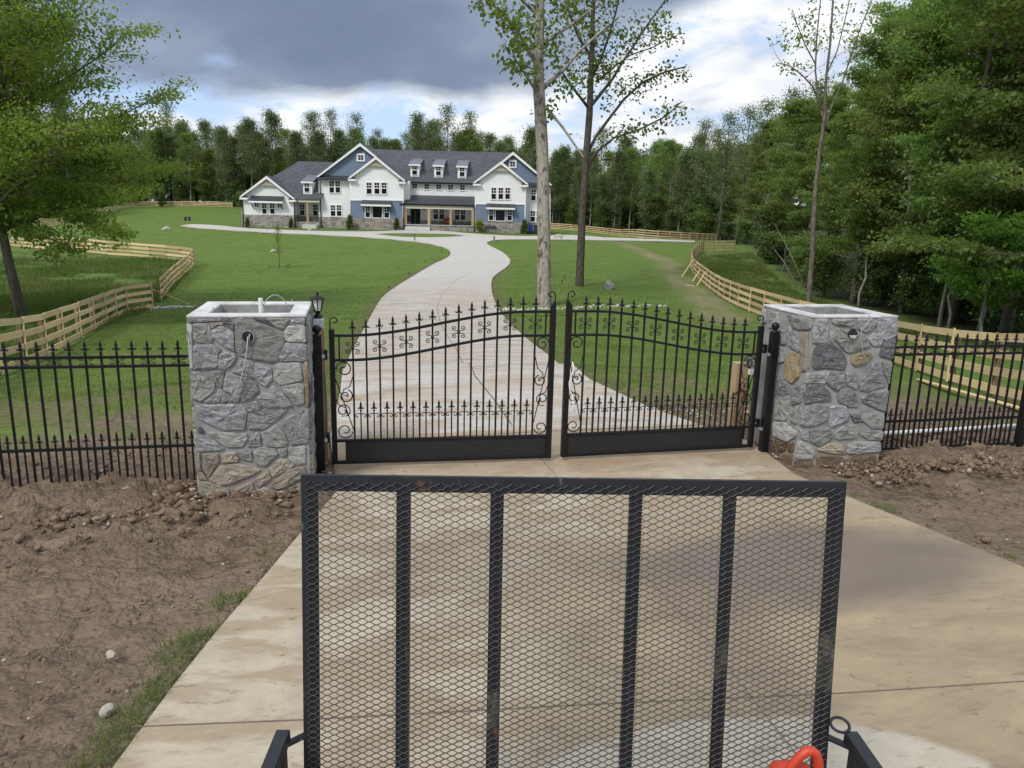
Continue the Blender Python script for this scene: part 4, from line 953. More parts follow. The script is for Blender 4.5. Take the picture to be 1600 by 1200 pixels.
#@@PART4
# ------------------------------------------------------------------ board fences
def resample(P, step):
    P = [np.array(p)[:2] for p in P]; L = [0]
    for a, b in zip(P[:-1], P[1:]): L.append(L[-1]+np.linalg.norm(b-a))
    n = max(1, round(L[-1]/step)); out = []
    for i in range(n+1):
        s = L[-1]*i/n; k = max(0, min(len(P)-2, int(np.searchsorted(L, s))-1)); f = (s-L[k])/(L[k+1]-L[k]+1e-9); out.append(P[k]+(P[k+1]-P[k])*f)
    return out
BFG = 'pale board fences round the lawn'
def board_fence(path, label, side=1, battens=True, step=2.4, levels=(.16, .50, .84, 1.17), bh=.16, smooth=True, seed=1, end_over=0.0):
    """side: +1 boards to the left of the walking direction, -1 to the right"""
    r_ = random.Random(seed)
    P = resample(smooth_line(path, 2) if smooth else path, step); o = (P[0][0], P[0][1], h1(*P[0]))
    root = thing('board_fence', label, 'fence', o, 0, BFG)
    Z = H([p[0] for p in P], [p[1] for p in P])
    for i, (p, z) in enumerate(zip(P, Z)):
        a = P[max(i-1, 0)]; b = P[min(i+1, len(P)-1)]; d = (b-a)/np.linalg.norm(b-a); n = np.array([-d[1], d[0]])*side; rz = math.atan2(d[1], d[0])
        MB().box((p[0]-n[0]*.055, p[1]-n[1]*.055, z+.35), (.115, .10, 1.72+r_.uniform(-.04, .03)), rz).build('post', POSTW, root, off=o)
        if battens: MB().box((p[0]+n[0]*.048, p[1]+n[1]*.048, z+.66), (.10, .022, 1.20+r_.uniform(-.02, .04)), rz).build('batten', BOARD, root, off=o)
    for i in range(len(P)-1):
        for lv in levels:
            j1, j2 = r_.uniform(-.02, .02), r_.uniform(-.02, .02)
            a = P[i]; b = P[i+1]; d = (b-a)/np.linalg.norm(b-a); n = np.array([-d[1], d[0]])*side*.018
            A = Vector((a[0]+n[0]+d[0]*.004, a[1]+n[1]+d[1]*.004, Z[i]+lv+j1)); B = Vector((b[0]+n[0]-d[0]*.004, b[1]+n[1]-d[1]*.004, Z[i+1]+lv+j2))
            c = (A+B)/2; L = (B-A).length
            # long boards keep their own local frame so the grain runs along them
            dv = (B-A).normalized(); y_ = Vector((0, 0, 1)).cross(dv).normalized(); z_ = dv.cross(y_); M = Matrix((dv, y_, z_)).transposed().to_4x4()
            me = MB().bb(-L/2, L/2, -.0125, .0125, -bh/2, bh/2).mesh('board', BOARD)
            ob = inst('board', me, root); M.translation = c-Vector(o); ob.matrix_local = M
    return root
g2 = lambda L: [G(u, v) for u, v in L]
board_fence(g2([(-170,665),(-80,622),(0,588),(56,567),(96,545),(127,529),(154,513),(175,501),(193,491),(212,485),(238,482)]), 'pale board fence running from the left edge up to the gap with the leaning board', -1, seed=2)
board_fence(g2([(251,472),(262,457),(275,443),(290,429),(304,414)]), 'short stretch of pale board fence from the gap to the meadow corner', -1, step=2.2, seed=3, smooth=False)
board_fence(g2([(303,412),(268,407),(236,404),(205,401),(172,399),(138,395),(105,392),(71,390),(37,387),(0,384),(-90,378)]), 'weathered board fence seen from behind its dark posts across the left meadow', 1, False, bh=.20, seed=4, smooth=False)
board_fence(g2([(-60,358),(18,356),(53,355),(90,351),(115,345),(140,339),(160,335),(200,324),(235,322.5),(280,322.5),(329,323),(363,324)]), 'far board fence on the rise beneath the left woodland', -1, step=3.2, seed=5)
board_fence(g2([(1720,676),(1640,648),(1572,627),(1480,599),(1410,574),(1330,545),(1250,517),(1185,494),(1141,475),(1119,460),(1099,443),(1083,429),(1079,418),(1082,407),(1090,399),(1098,394)]), 'curving board fence from the right edge past the right pillar to the wood', 1, seed=6)
board_fence(g2([(1099,394),(1122,393),(1148,392)]), 'short board fence seen from behind at the woodland edge', -1, False, seed=7, smooth=False)
board_fence(g2([(760,352),(820,355),(862,358),(880,359),(913,362),(960,368),(1000,372.5),(1040,374.5),(1085,376.5),(1125,376)]), 'far board fence between the lawn and the wood right of the house', -1, step=3.2, seed=8)
def plank(a, b, label, w=.14, th=.028):
    o = (np.array(a)+np.array(b))/2
    A = Vector([float(q) for q in a]); B = Vector([float(q) for q in b]); L = (B-A).length
    dv = (B-A).normalized(); y_ = Vector((0, 0, 1)).cross(dv).normalized(); M = Matrix((dv, y_, dv.cross(y_))).transposed().to_4x4(); M.translation = (A+B)/2
    ob = inst('loose_board', MB().bb(-L/2, L/2, -w/2, w/2, -th/2, th/2).mesh('loose_board', BOARD), None, label=label, cat='board'); ob.matrix_world = M
a = G(297, 477); b = G(232, 481); plank(a+[0, 0, .06], AT(197, 436, np.dot(b-CAM, fw)-.6), 'loose board leaning across the end of the left board fence')
a, b = G(1435, 596), G(1600, 645); plank(a+[0, 0, .05], b+[0, 0, .05], 'loose board lying in the grass behind the right iron fence', .12)
for (u0, v0, u1, v1), lb in zip([(1083.6,405,1065,433),(1095,420,1082,440),(1103,424,1089,446)], ['brace board leaning at the bend of the right board fence, farthest of three', 'brace board leaning on the right board fence, middle of three', 'brace board leaning on the right board fence, nearest of three']):
    a = G(u1, v1); plank(a, AT(u0, v0, np.dot(a-CAM, fw)+1.0), lb, .09)
a = G(1072, 446.5); b = G(1086, 448); plank(a+[0, 0, .04], b+[0, 0, .04], 'short board lying on the lawn by the right board fence', .12)

# ------------------------------------------------------------------ the house
fh = np.array([math.sin(HEAD), math.cos(HEAD), 0]); DH = 103.0
q = ray(620, 357); B0 = CAM+q*(DH/(q@fh)); HB = np.array([B0[0], B0[1], h1(B0[0], B0[1])]); HZ = HB[2]
HZ = B0[2]-.05
def HP(u, v, y):
    q = ray(u, v); t = ((np.array([B0[0], B0[1], HZ])-CAM)@fh+y)/(q@fh); P = CAM+q*t-np.array([B0[0], B0[1], HZ]); return float(P@rt), float(P[2])
hs = thing('house', 'large white and blue house with dark shingle roofs at the top of the drive', 'house', (B0[0], B0[1], HZ), -HEAD)
def siding(name, c1, c2, batt):
    m_, t = mat(name); o = t.n('ShaderNodeTexCoord').outputs['Object']
    n = t.noise(o, .6, 3); wv = t.n('ShaderNodeTexWave', {'Vector': o, 'Scale': batt, 'Detail': 0.0}, bands_direction='X').outputs[1]
    principled(t, t.mix(t.ramp(n, .3, .7), c1, c2), .6, 0, t.ramp(wv, .85, 1.0), .35, .02, .3); return m_
SIDW = siding('white_board_siding', (.74, .75, .76), (.79, .80, .80), .78)
SIDB = siding('blue_siding', (.150, .200, .295), (.168, .218, .315), .78)
def shingle():
    m_, t = mat('charcoal_shingle'); o = t.n('ShaderNodeTexCoord').outputs['Object']
    b = t.n('ShaderNodeTexBrick', {'Vector': t.mapv(o, (1, 1, 1), (R_(90), 0, 0)), 'Scale': 1.0, 'Color1': (.035, .038, .046, 1), 'Color2': (.072, .076, .088, 1), 'Mortar': (.03, .033, .04, 1), 'Brick Width': .9, 'Row Height': .22, 'Mortar Size': .02}).outputs[0]
    n = t.noise(o, 3.5, 5, .7)
    c = t.mix(t.ramp(n, .35, .65, .2, .85), b, (.10, .105, .12)); principled(t, c, .85, 0, n, .4, .02, .2); return m_
SHING = shingle()
def veneer():
    m_, t = mat('house_stone_veneer'); o = t.n('ShaderNodeTexCoord').outputs['Object']; v = t.mapv(o, (1, 1, 1.5))
    vo = t.n('ShaderNodeTexVoronoi', {'Vector': v, 'Scale': 2.3}); ed = t.n('ShaderNodeTexVoronoi', {'Vector': v, 'Scale': 2.3}, feature='DISTANCE_TO_EDGE').outputs[0]
    h_ = t.n('ShaderNodeSeparateColor', {0: vo.outputs['Color']}).outputs[0]; h2 = t.n('ShaderNodeSeparateColor', {0: vo.outputs['Color']}).outputs[1]
    c = t.mix(h_, (.17, .155, .14), (.40, .37, .34)); c = t.mix(t.ramp(h2, .6, .9, 0, .6), c, (.30, .24, .17)); c = t.mix(t.ramp(ed, .07, .02), c, (.40, .39, .37))
    principled(t, c, .9, 0, t.ramp(ed, .0, .12), .9, .05, .2); return m_
VENEER = veneer()
def hwall(name, px, y0, y1, m_, parent=hs):
    return MB().prism([HP(u, v, y0) for u, v in px], y0, y1).build(name, m_, parent)
def gable_roof(tl, ap, tr_, y0, y1, m_=SHING, rake=.30, ret=True):
    Lx, Lz = HP(*tl, y0); Ax, Az = HP(*ap, y0); Rx, Rz = HP(*tr_, y0)
    r = MB(); r.slab([(Lx, y0, Lz), (Ax, y0, Az), (Ax, y1, Az), (Lx, y1, Lz)], .10); r.slab([(Ax, y0, Az), (Rx, y0, Rz), (Rx, y1, Rz), (Ax, y1, Az)], .10)
    ro = r.build('roof', m_, hs)
    MB().prism([(Lx, Lz-.02), (Ax, Az-.02), (Ax, Az-.02-rake*1.25), (Lx+.28, Lz-.05)], y0-.05, y0+.06).build('rake_board', TRIMW, ro)
    MB().prism([(Ax, Az-.02), (Rx, Rz-.02), (Rx-.28, Rz-.05), (Ax, Az-.02-rake*1.25)], y0-.052, y0+.058).build('rake_board', TRIMW, ro)
    if ret:
        for x, z, s in ((Lx, Lz, 1), (Rx, Rz, -1)):
            MB().bb(x+s*.02, x+s*1.05, y0-.05, y0+.4, z-.36, z-.13).build('cornice_return', TRIMW, ro)
            MB().prism([(x+s*.18, z-.13), (x+s*1.0, z-.13), (x+s*.75, z+.16), (x+s*.5, z+.20)], y0-.03, y0+.3).build('return_roof', METROOF, ro)
    return (Ax, Az, Lx, Lz, Rx, Rz)
def bracket(ap, y, w, h, m_=simple('weathered_bracket_wood', (.42, .37, .28), .7, 0, .08, 4)):
    x, z = HP(*ap, y); b = MB()
    b.beam((x-w, y, z-h), (x+w, y, z-h), .10, .16); b.beam((x, y, z-h), (x, y, z-.2), .09, .14)
    for s in (-1, 1): b.beam((x, y-.004, z-h+.05), (x+s*w*.52, y-.004, z-h*.58), .08, .12)
    b.build('gable_bracket', m_, hs)
def window(px, y, style='dh', wall_y=None, tw=.10):
    u0, u1, v0, v1 = px; x0, _ = HP(u0, (v0+v1)/2, y); x1, _ = HP(u1, (v0+v1)/2, y); um = (u0+u1)/2; z1 = HP(um, v0, y)[1]; z0 = HP(um, v1, y)[1]
    b = MB(); d0, d1 = y-.09, y+.05
    b.bb(x0-tw, x1+tw, d0, d1, z1, z1+tw*1.2).bb(x0-tw, x1+tw, d0-.02, d1, z0-tw, z0).bb(x0-tw, x0, d0, d1, z0, z1).bb(x1, x1+tw, d0, d1, z0, z1)
    xm = (x0+x1)/2; mw = .022
    if style == 'dh':
        zm = (z0+z1)/2; b.bb(x0, x1, y-.07, y+.02, zm-.045, zm+.045); b.bb(xm-mw, xm+mw, y-.06, y-.02, zm+.045, z1); zq = (zm+z1)/2; b.bb(x0, xm-mw, y-.06, y-.02, zq-mw, zq+mw); b.bb(xm+mw, x1, y-.06, y-.02, zq-mw, zq+mw)
    elif style == 'sq':
        zm = (z0+z1)/2; b.bb(xm-mw, xm+mw, y-.06, y-.02, z0, z1); b.bb(x0, xm-mw, y-.06, y-.02, zm-mw, zm+mw); b.bb(xm+mw, x1, y-.06, y-.02, zm-mw, zm+mw)
    w = b.build('window', TRIMW, hs); MB().bb(x0, x1, y-.035, y-.02, z0, z1).build('pane', GLASSDARK, w)
def awning(px, y, dep=.9):
    u0, u1, v0, v1 = px; x0, z1 = HP(u0, v0, y); x1, _ = HP(u1, v0, y); _, z0 = HP((u0+u1)/2, v1, y-dep)
    aw = MB().slab([(x0, y-dep, z0+.05), (x1, y-dep, z0+.05), (x1, y-.01, z1), (x0, y-.01, z1)], .06).build('awning', METROOF, hs)
    MB().bb(x0-.03, x1+.03, y-dep-.03, y-dep+.08, z0-.22, z0).build('awning_fascia', TRIMW, aw)
    for x in (x0+.25, x1-.25): 
        b = MB(); b.beam((x, y-.04, z0-.95), (x, y-.04, z0-.2), .09, .09); b.beam((x, y-.06, z0-.9), (x, y-dep+.1, z0-.25), .09, .09); b.build('awning_bracket', METROOF, aw)
# left wing
hwall('wall', [(378,352),(459,354),(459,311.5),(416.5,278),(378,309)], 0, 8, SIDW); hwall('stone_base', [(377.5,335),(459.6,336.5),(459.6,358),(377.5,357)], -.08, 7.9, VENEER)
gable_roof((374,307),(416.3,274.5),(461.8,311), -.45, 9); bracket((416.3,275.5), -.30, 1.35, 1.05)
awning((392,444,305.5,314.5), 0)
window((397.3,404.5,316.5,323), 0, 'sq'); window((434,441,317.5,324), 0, 'sq'); window((410,416.5,317.5,334), 0); window((422.3,429,317.5,334), 0)
# link porch
hwall('wall', [(457,356),(500,357),(500,311),(457,310)], 2.2, 8, SIDW); hwall('stone_base', [(459,338),(499,338.5),(499,358),(459,357)], 2.1, 2.25, VENEER)
window((469,475.8,319.5,336), 2.15); window((489.5,496.5,320,336.8), 2.15)
x0, z0 = HP(460, 346, .3); x1, _ = HP(499, 346, .3); MB().bb(x0, x1, .3, 2.15, -1.0, z0).build('porch_floor', VENEER, hs); MB().bb(HP(480,350,-.3)[0]-.5, HP(499,350,-.3)[0]-.3, -.8, .29, -1.0, z0-.35).build('porch_step', CAPM, hs)
x, z1 = HP(480.3, 314.5, .5); MB().bb(x-.16, x+.16, .36, .68, z0, z1).build('porch_post', POST6, hs)
xa, zb_ = HP(460, 315.5, .4); xb, zt_ = HP(499, 311, .4); MB().bb(xa, xb, .3, .62, zb_, zt_).build('porch_beam', CREAM, hs)
def railing(xa, xb, y, z0, h):
    b = MB(); b.bb(xa, xb, y-.02, y+.02, z0+h-.05, z0+h).bb(xa, xb, y-.02, y+.02, z0+.08, z0+.12)
    n = int((xb-xa)/.14)
    for i in range(n+1): x = xa+(xb-xa)*i/n; b.bb(x-.012, x+.012, y-.0125, y+.0125, z0+.12, z0+h-.05)
    b.build('railing', BLACK, hs)
railing(xa+.3, x-.2, .5, z0, .95); railing(x+.2, xb-.1, .5, z0, .95)
def plane_roof(name, px, ye, ve, yr, vr, m_=SHING, back=True, u0=None):
    """roof slope through an eave (ye) and a ridge (yr); px are picture points with 0..1 up the slope"""
    T = []
    for u, v, t in px:
        y = ye+(yr-ye)*t; x, z = HP(u, v, y); T.append((x, y, z))
    ez = np.mean([p[2] for p, q in zip(T, px) if q[2] == 0]); rz_ = np.mean([p[2] for p, q in zip(T, px) if q[2] == 1])
    T = [(x, y, ez+(rz_-ez)*q[2]) for (x, y, z), q in zip(T, px)]
    b = MB(); n = len(T); b.add(T+[(x, y, z-.12) for x, y, z in T], [tuple(range(n)), tuple(range(2*n-1, n-1, -1))]+[(i, i+n, (i+1) % n+n, (i+1) % n) for i in range(n)])
    if back:
        B_ = [(x, 2*yr-y+.002, z) for x, y, z in T]; b.add(B_+[(x, y, z-.12) for x, y, z in B_], [tuple(range(n)), tuple(range(2*n-1, n-1, -1))]+[(i, i+n, (i+1) % n+n, (i+1) % n) for i in range(n)])
    b.build(name, m_, hs); return ez, rz_, T
plane_roof('roof', [(440,310.2,0),(500,311.2,0),(535,253.8,1),(466,252,1),(408,289,.36)], .2, 0, 6.8, 0)
# blue gables and wall behind
hwall('wall', [(498,356),(640,358),(640,283),(498,277.5)], 1.25, 12, SIDW); hwall('gable_wall', [(496,276),(562.5,225.5),(630,280)], 1.2, 11, SIDB)
hwall('stone_base', [(498,339),(548,340),(548,358),(498,358)], 1.15, 2, VENEER); gable_roof((494,276),(562.5,223.3),(633,280), .75, 14, ret=False)
xa, za = HP(497, 278.5, .8); xb, _ = HP(545, 279, .8); MB().slab([(xa, .55, za-.10), (xb, .55, za-.10), (xb, 1.22, za+.42), (xa, 1.22, za+.42)], .12).build('pent_roof', METROOF, hs)
window((559.8,568,242.8,250), 1.2, 'sq', tw=.2)
for u in (515, 524.5): window((u,u+7,283,301), 1.25)
for u in (517, 526.5): window((u,u+7,320.8,337.3), 1.25)
hwall('wall', [(846.5,360),(860,361),(860,290),(826,290),(826,360)], 1.25, 12, SIDW)
hwall('wall', [(630,359),(846,361),(846,290),(630,285)], 2.75, 12, SIDW)
hwall('wall', [(819,361),(827,361),(827,290),(819,290)], 1.25, 3.5, SIDW)
hwall('gable_wall', [(742,288),(801.8,239),(861,290)], 1.2, 11, SIDB); hwall('stone_base', [(821,348),(860.3,349),(860.3,366),(821,365)], 1.15, 2, VENEER)
gable_roof((740,288),(801.8,236.8),(863,289), .75, 14, ret=False)
xa, za = HP(824, 289.8, .8); xb, _ = HP(861, 291, .8); MB().slab([(xa, .55, za-.12), (xb, .55, za-.12), (xb, 1.22, za+.40), (xa, 1.22, za+.40)], .12).build('pent_roof', METROOF, hs)
window((797.5,804.7,252.8,260.3), 1.2, 'sq', tw=.2)
for u in (830.2, 839): window((u,u+6.8,296.5,313), 1.25)
for u in (829, 838.5): window((u,u+7,330,346), 1.25)
# white front gables
for (pl, tips, st, x0u, x1u) in (
    ([(546,313),(630.6,314),(630.6,283.5),(587.5,247.5),(546,279)], ((543.4,278),(587.4,244),(633.8,282.5)), 340.5, 546.5, 630), 
    ([(741.8,319),(821,319.5),(821,288.5),(783,255),(741.8,287)], ((738.6,285.4),(783,251.8),(826,287.6)), 347, 742.3, 820.5)):
    hwall('gable_wall', pl, 0, 3.3, SIDW)
    vb = pl[0][1]
    hwall('wall', [(x0u,st+1),(x1u,st+1.6),(x1u,vb+.8),(x0u,vb)], .03, 3.2, SIDB)
    hwall('stone_base', [(x0u-.3,st),(x1u+.3,st+.8),(x1u+.3,366),(x0u-.3,364)], -.08, 3.1, VENEER)
    hwall('belt_trim', [(x0u-.3,vb-1.3),(x1u+.3,vb-.8),(x1u+.3,vb+.8),(x0u-.3,vb+.3)], -.05, .3, TRIMW)
    for uu in (x0u, x1u): hwall('corner_trim', [(uu-.9,st),(uu+.9,st),(uu+.9,vb+.5),(uu-.9,vb+.5)], -.025, .2, TRIMW)
    gable_roof(*tips, -.45, 7); bracket((tips[1][0], tips[1][1]+1), -.3, 1.35, 1.05)
for u in (573, 585.3, 596.5): window((u,u+7.6,285.5,302.8), 0)
awning((565.8,612,311.8,319.5), .03, .8)
window((571.3,578,322.5,339.3), .03); window((600.8,608,323,340), .03); window((582.2,597,323,340), .03, 'big')
for u in (768, 779, 789.7): window((u,u+7,293.5,311), 0)
awning((760.2,804.8,317.3,324.5), .03, .8)
window((764,770.8,327.5,344), .03); window((793,799.8,328,344.5), .03); window((774.5,788.8,328.3,344.8), .03, 'big')
# centre: main roof, porch, dormers
ez, rz_, T = plane_roof('roof', [(612,282.4,0),(762,287.2,0),(800,240.5,1),(566,230.8,1)], 2.35, 0, 9.3, 0)
xa, _ = HP(633, 283, 2.55); xb, _ = HP(739, 286, 2.55); MB().bb(xa, xb, 2.20, 2.33, ez-.22, ez-.02).build('gutter', BLACK, hs)
for u in (648.2, 667, 685.6, 704.1, 722.6):
    v = 291+(u-648)*.029; window((u-3.6,u+3.6,v-3.8,v+3.8), 2.75, 'sq')
xa, zt_ = HP(629, 304.3, 2.7); xb, _ = HP(743.5, 307, 2.7); _, ze = HP(686, 319.2, .05)
MB().slab([(xa, .05, ze), (xb, .05, ze), (xb, 2.74, zt_), (xa, 2.74, zt_)], .10).build('porch_roof', METROOF, hs)
MB().bb(xa-.02, xb+.02, -.08, .06, ze-.20, ze-.02).build('gutter', BLACK, hs)
MB().bb(xa+.15, xb-.15, .12, .5, ze-.62, ze-.13).build('porch_beam', CREAM, hs)
_, zf = HP(686, 352.6, .2); MB().bb(xa+.1, xb-.1, .2, 2.74, -1.0, zf).build('porch_floor', VENEER, hs); MB().bb(xa+.05, xb-.05, .1, 2.73, zf+.002, zf+.08).build('porch_slab', CAPM, hs)
for u in (633.8, 670.4, 704.4, 738.8):
    x, _ = HP(u, 335, .3); MB().bb(x-.17, x+.17, .15, .47, zf+.08, ze-.6).build('porch_post', POST6, hs)
xs_, _ = HP(633, 357, -.3); xe_, _ = HP(672, 357, -.3)
for i in range(3): MB().bb(xs_, xe_, -.35*(i+1)+.2, .22, -.8, zf-.17*(i+1)).build('porch_step', CAPM, hs)
xd0, zd1 = HP(640, 324, 2.7); xd1, zd0 = HP(657, 348.5, 2.7)
dr_ = MB().bb(xd0-.12, xd1+.12, 2.67, 2.85, zf+.081, zd1+.12).build('door', TRIMW, hs); xm = (xd0+xd1)/2
for a_, b_ in ((xd0, xm-.02), (xm+.02, xd1)): MB().bb(a_, b_, 2.635, 2.68, zf+.1, zd1).build('door_leaf', BLACK, dr_); MB().bb(a_+.15, b_-.15, 2.62, 2.64, zf+.9, zd1-.15).build('door_glass', GLASSDARK, dr_)
hwall('stone_base', [(658,344),(740,346.5),(740,356),(658,355)], 2.65, 2.9, VENEER)
for u in (677.5, 686.8): window((u,u+7,325.8,342.3), 2.75)
for u in (711.2, 720.2): window((u,u+6.8,327,343.5), 2.75)
x, z = HP(662.3, 326, 2.7); MB().bb(x-.1, x+.1, 2.55, 2.74, z-.2, z+.2).build('wall_lantern', BLACK, hs)
xa, zz_ = HP(672, 350, .3); railing(HP(636,350,.3)[0], HP(640,350,.3)[0], .3, zf+.08, .9)
slope_m = (rz_-ez)/6.9
def dormer(u0, u1, v0, v1, wu, wv, ye=2.6, ez_=None, sm=None, vt=None):
    y = 4.0
    for _ in range(6): _, zb2 = HP((u0+u1)/2, v1, y); y = ye+max(0.05, (zb2-ez_)/sm)
    x0, zt2 = HP(u0, v0, y); x1, _ = HP(u1, v0, y); zb2 = HP((u0+u1)/2, v1, y)[1]
    d = MB().bb(x0, x1, y-.02, y+3.0, zb2-.15, zt2).build('dormer', TRIMW, hs)
    yb = ye+(zt2+1.0-ez_)/sm
    MB().slab([(x0-.2, y-.3, zt2-.02), (x1+.2, y-.3, zt2-.02), (x1+.2, yb+.1, zt2+1.0), (x0-.2, yb+.1, zt2+1.0)], .06).build('dormer_roof', METROOFL, d)
    MB().bb(x0-.2, x1+.2, y-.32, y-.26, zt2-.24, zt2-.03).build('dormer_fascia', TRIMW, d)
    window((wu[0], wu[1], wv[0], wv[1]), y-.02, 'dh', tw=.06)
for k, (u, dv) in enumerate(((648, 0), (685.2, 1.2), (722, 2.6))):
    dormer(u-6.8, u+6.8, 256.3+dv, 275.7+dv, (u-3.6, u+3.6), (258.5+dv, 272.8+dv), 2.35, ez, slope_m)
ez2 = HP(470, 310.5, .2)[1]; rz2 = HP(500, 252.8, 6.8)[1]
dormer(473.3, 487.3, 283.3, 303, (476, 483.3), (286, 299.8), .2, ez2, (rz2-ez2)/6.6)
for u, y, v0, v1 in ((459.8,-.1,312,353),(499.5,1.1,279,355),(546.4,1.1,280,340),(630.5,-.12,316,357),(741.3,-.12,322,362),(821.6,-.1,290,362),(378.3,-.1,310,352)):
    x, z1 = HP(u, v0, y); MB().bb(x-.05, x+.05, y-.06, y+.05, -.7, z1).build('downspout', BLACK if u != 821.6 else TRIMW, hs)
# things standing by the house
def at_house(u, v, y): x, z = HP(u, v, y); P = np.array([B0[0], B0[1], 0])+rt*x+fh*y; return np.array([P[0], P[1], h1(P[0], P[1])])
def bin_(u, v, m_, label):
    P = at_house(u, v, .2); r = thing('wheeled_bin', label, 'wheeled bin', P, -HEAD)
    b = MB(); n = [(-.30, -.32, .05), (.30, -.32, .05), (.30, .28, .05), (-.30, .28, .05), (-.36, -.40, 1.1), (.36, -.40, 1.1), (.36, .36, 1.1), (-.36, .36, 1.1)]
    b.add(n, [(3, 2, 1, 0), (4, 5, 6, 7), (0, 1, 5, 4), (1, 2, 6, 5), (2, 3, 7, 6), (3, 0, 4, 7)]); b.build('bin_body', m_, r, bevel=.02)
    MB().bb(-.38, .38, -.42, .40, 1.102, 1.17).build('lid', m_, r, bevel=.02); MB().tube([(-.3, .40, 1.05), (.3, .40, 1.05)], .025, 8).build('handle', m_, r)
    for s in (-1, 1): w = MB().lathe([(.03, -.03), (.11, -.03), (.11, .03), (.03, .03)], 12); w.v = [(s*.33+z, .33+x, .11+y_) for x, y_, z in w.v]; w.build('wheel', RUBBER, r)
bin_(828.5, 362, BLUEPL, 'blue wheeled bin against the stone base at the right end of the house'); bin_(838, 363, DARKPL, 'dark wheeled bin beside the blue bin at the right end of the house')
P = at_house(766.5, 361, -1.2); fp = thing('garden_bench', 'dark metal garden bench before the stone base of the right gable', 'bench', P, -HEAD)
MB().bb(-.75, .75, -.22, .22, .42, .46).build('seat', METROOF, fp); MB().bb(-.75, .75, .20, .24, .50, .88).build('backrest', METROOF, fp)
for sx in (-.68, .68):
    for sy in (-.18, .18): MB().bb(sx-.025, sx+.025, sy-.025, sy+.025, -.05, .42).build('leg', METROOF, fp)
def porch_at(u, y): x, _ = HP(u, 350, y); P = np.array([B0[0], B0[1], 0])+rt*x+fh*y; return (P[0], P[1], HZ+zf+.08)
pb = thing('porch_bench', 'rust orange bench on the front porch', 'bench', porch_at(699, 1.8), -HEAD)
MB().bb(-.6, .6, -.25, .25, .35, .45).build('seat', BRONZE, pb); MB().bb(-.6, .6, .2, .28, .45, .95).build('backrest', BRONZE, pb)
for sx in (-.55, .55): MB().bb(sx-.03, sx+.03, -.2, .2, 0, .35).build('leg', DARKPL, pb)
for u, lb in ((714, 'small dark planter on the porch near the orange bench'), (726, 'small dark planter on the porch near its right end'), (685, 'small dark planter on the porch below the left window pair')):
    pl_ = thing('planter', lb, 'planter', porch_at(u, .9)); MB().lathe([(.16, 0), (.24, .38), (.22, .38)], 10).build('pot', DARKPL, pl_); MB().lathe([(.20, .36), (.25, .46), (.14, .58), (.02, .62)], 8).build('plant', LEAF_DARK, pl_)
bk = thing('porch_chair', 'dark chair by the front steps of the house', 'chair', porch_at(639, .9), -HEAD); MB().bb(-.3, .3, -.3, .3, .38, .45).build('seat', DARKPL, bk); MB().bb(-.3, .3, .24, .3, .45, 1.15).build('backrest', DARKPL, bk)
for sx in (-.26, .26):
    for sy in (-.26, .26): MB().bb(sx-.025, sx+.025, sy-.025, sy+.025, 0, .38).build('leg', DARKPL, bk)
#@@PART5
# ------------------------------------------------------------------ trees
def leaves_np(A, D, per, spread, size, seed, flat=.4, droop=.25, asp=.62):
    """A: anchors (n,3); D: outward directions (n,3); returns verts, quads of small bent leaf faces"""
    g = np.random.default_rng(seed); n = len(A)*per
    A = np.repeat(A, per, 0); D = np.repeat(D, per, 0)
    off = g.normal(size=(n, 3))*spread; off[:, 2] *= flat
    p = A+off
    ax = D*.5+g.normal(size=(n, 3))*.8; ax[:, 2] -= droop; ax /= np.linalg.norm(ax, axis=1)[:, None]+1e-9
    nr_ = g.normal(size=(n, 3))*.55; nr_[:, 2] += 1.0
    sd_ = np.cross(nr_, ax); sd_ /= np.linalg.norm(sd_, axis=1)[:, None]+1e-9; nn = np.cross(ax, sd_)
    s = size*g.uniform(.6, 1.25, n)[:, None]
    v0 = p; v2 = p+ax*s; v1 = p+ax*s*.45+sd_*s*asp*.5-nn*s*.08; v3 = p+ax*s*.45-sd_*s*asp*.5-nn*s*.08; v2 = v2-nn*s*.10
    V = np.stack([v0, v1, v2, v3], 1).reshape(-1, 3); Q = np.arange(n*4).reshape(n, 4); return V, Q
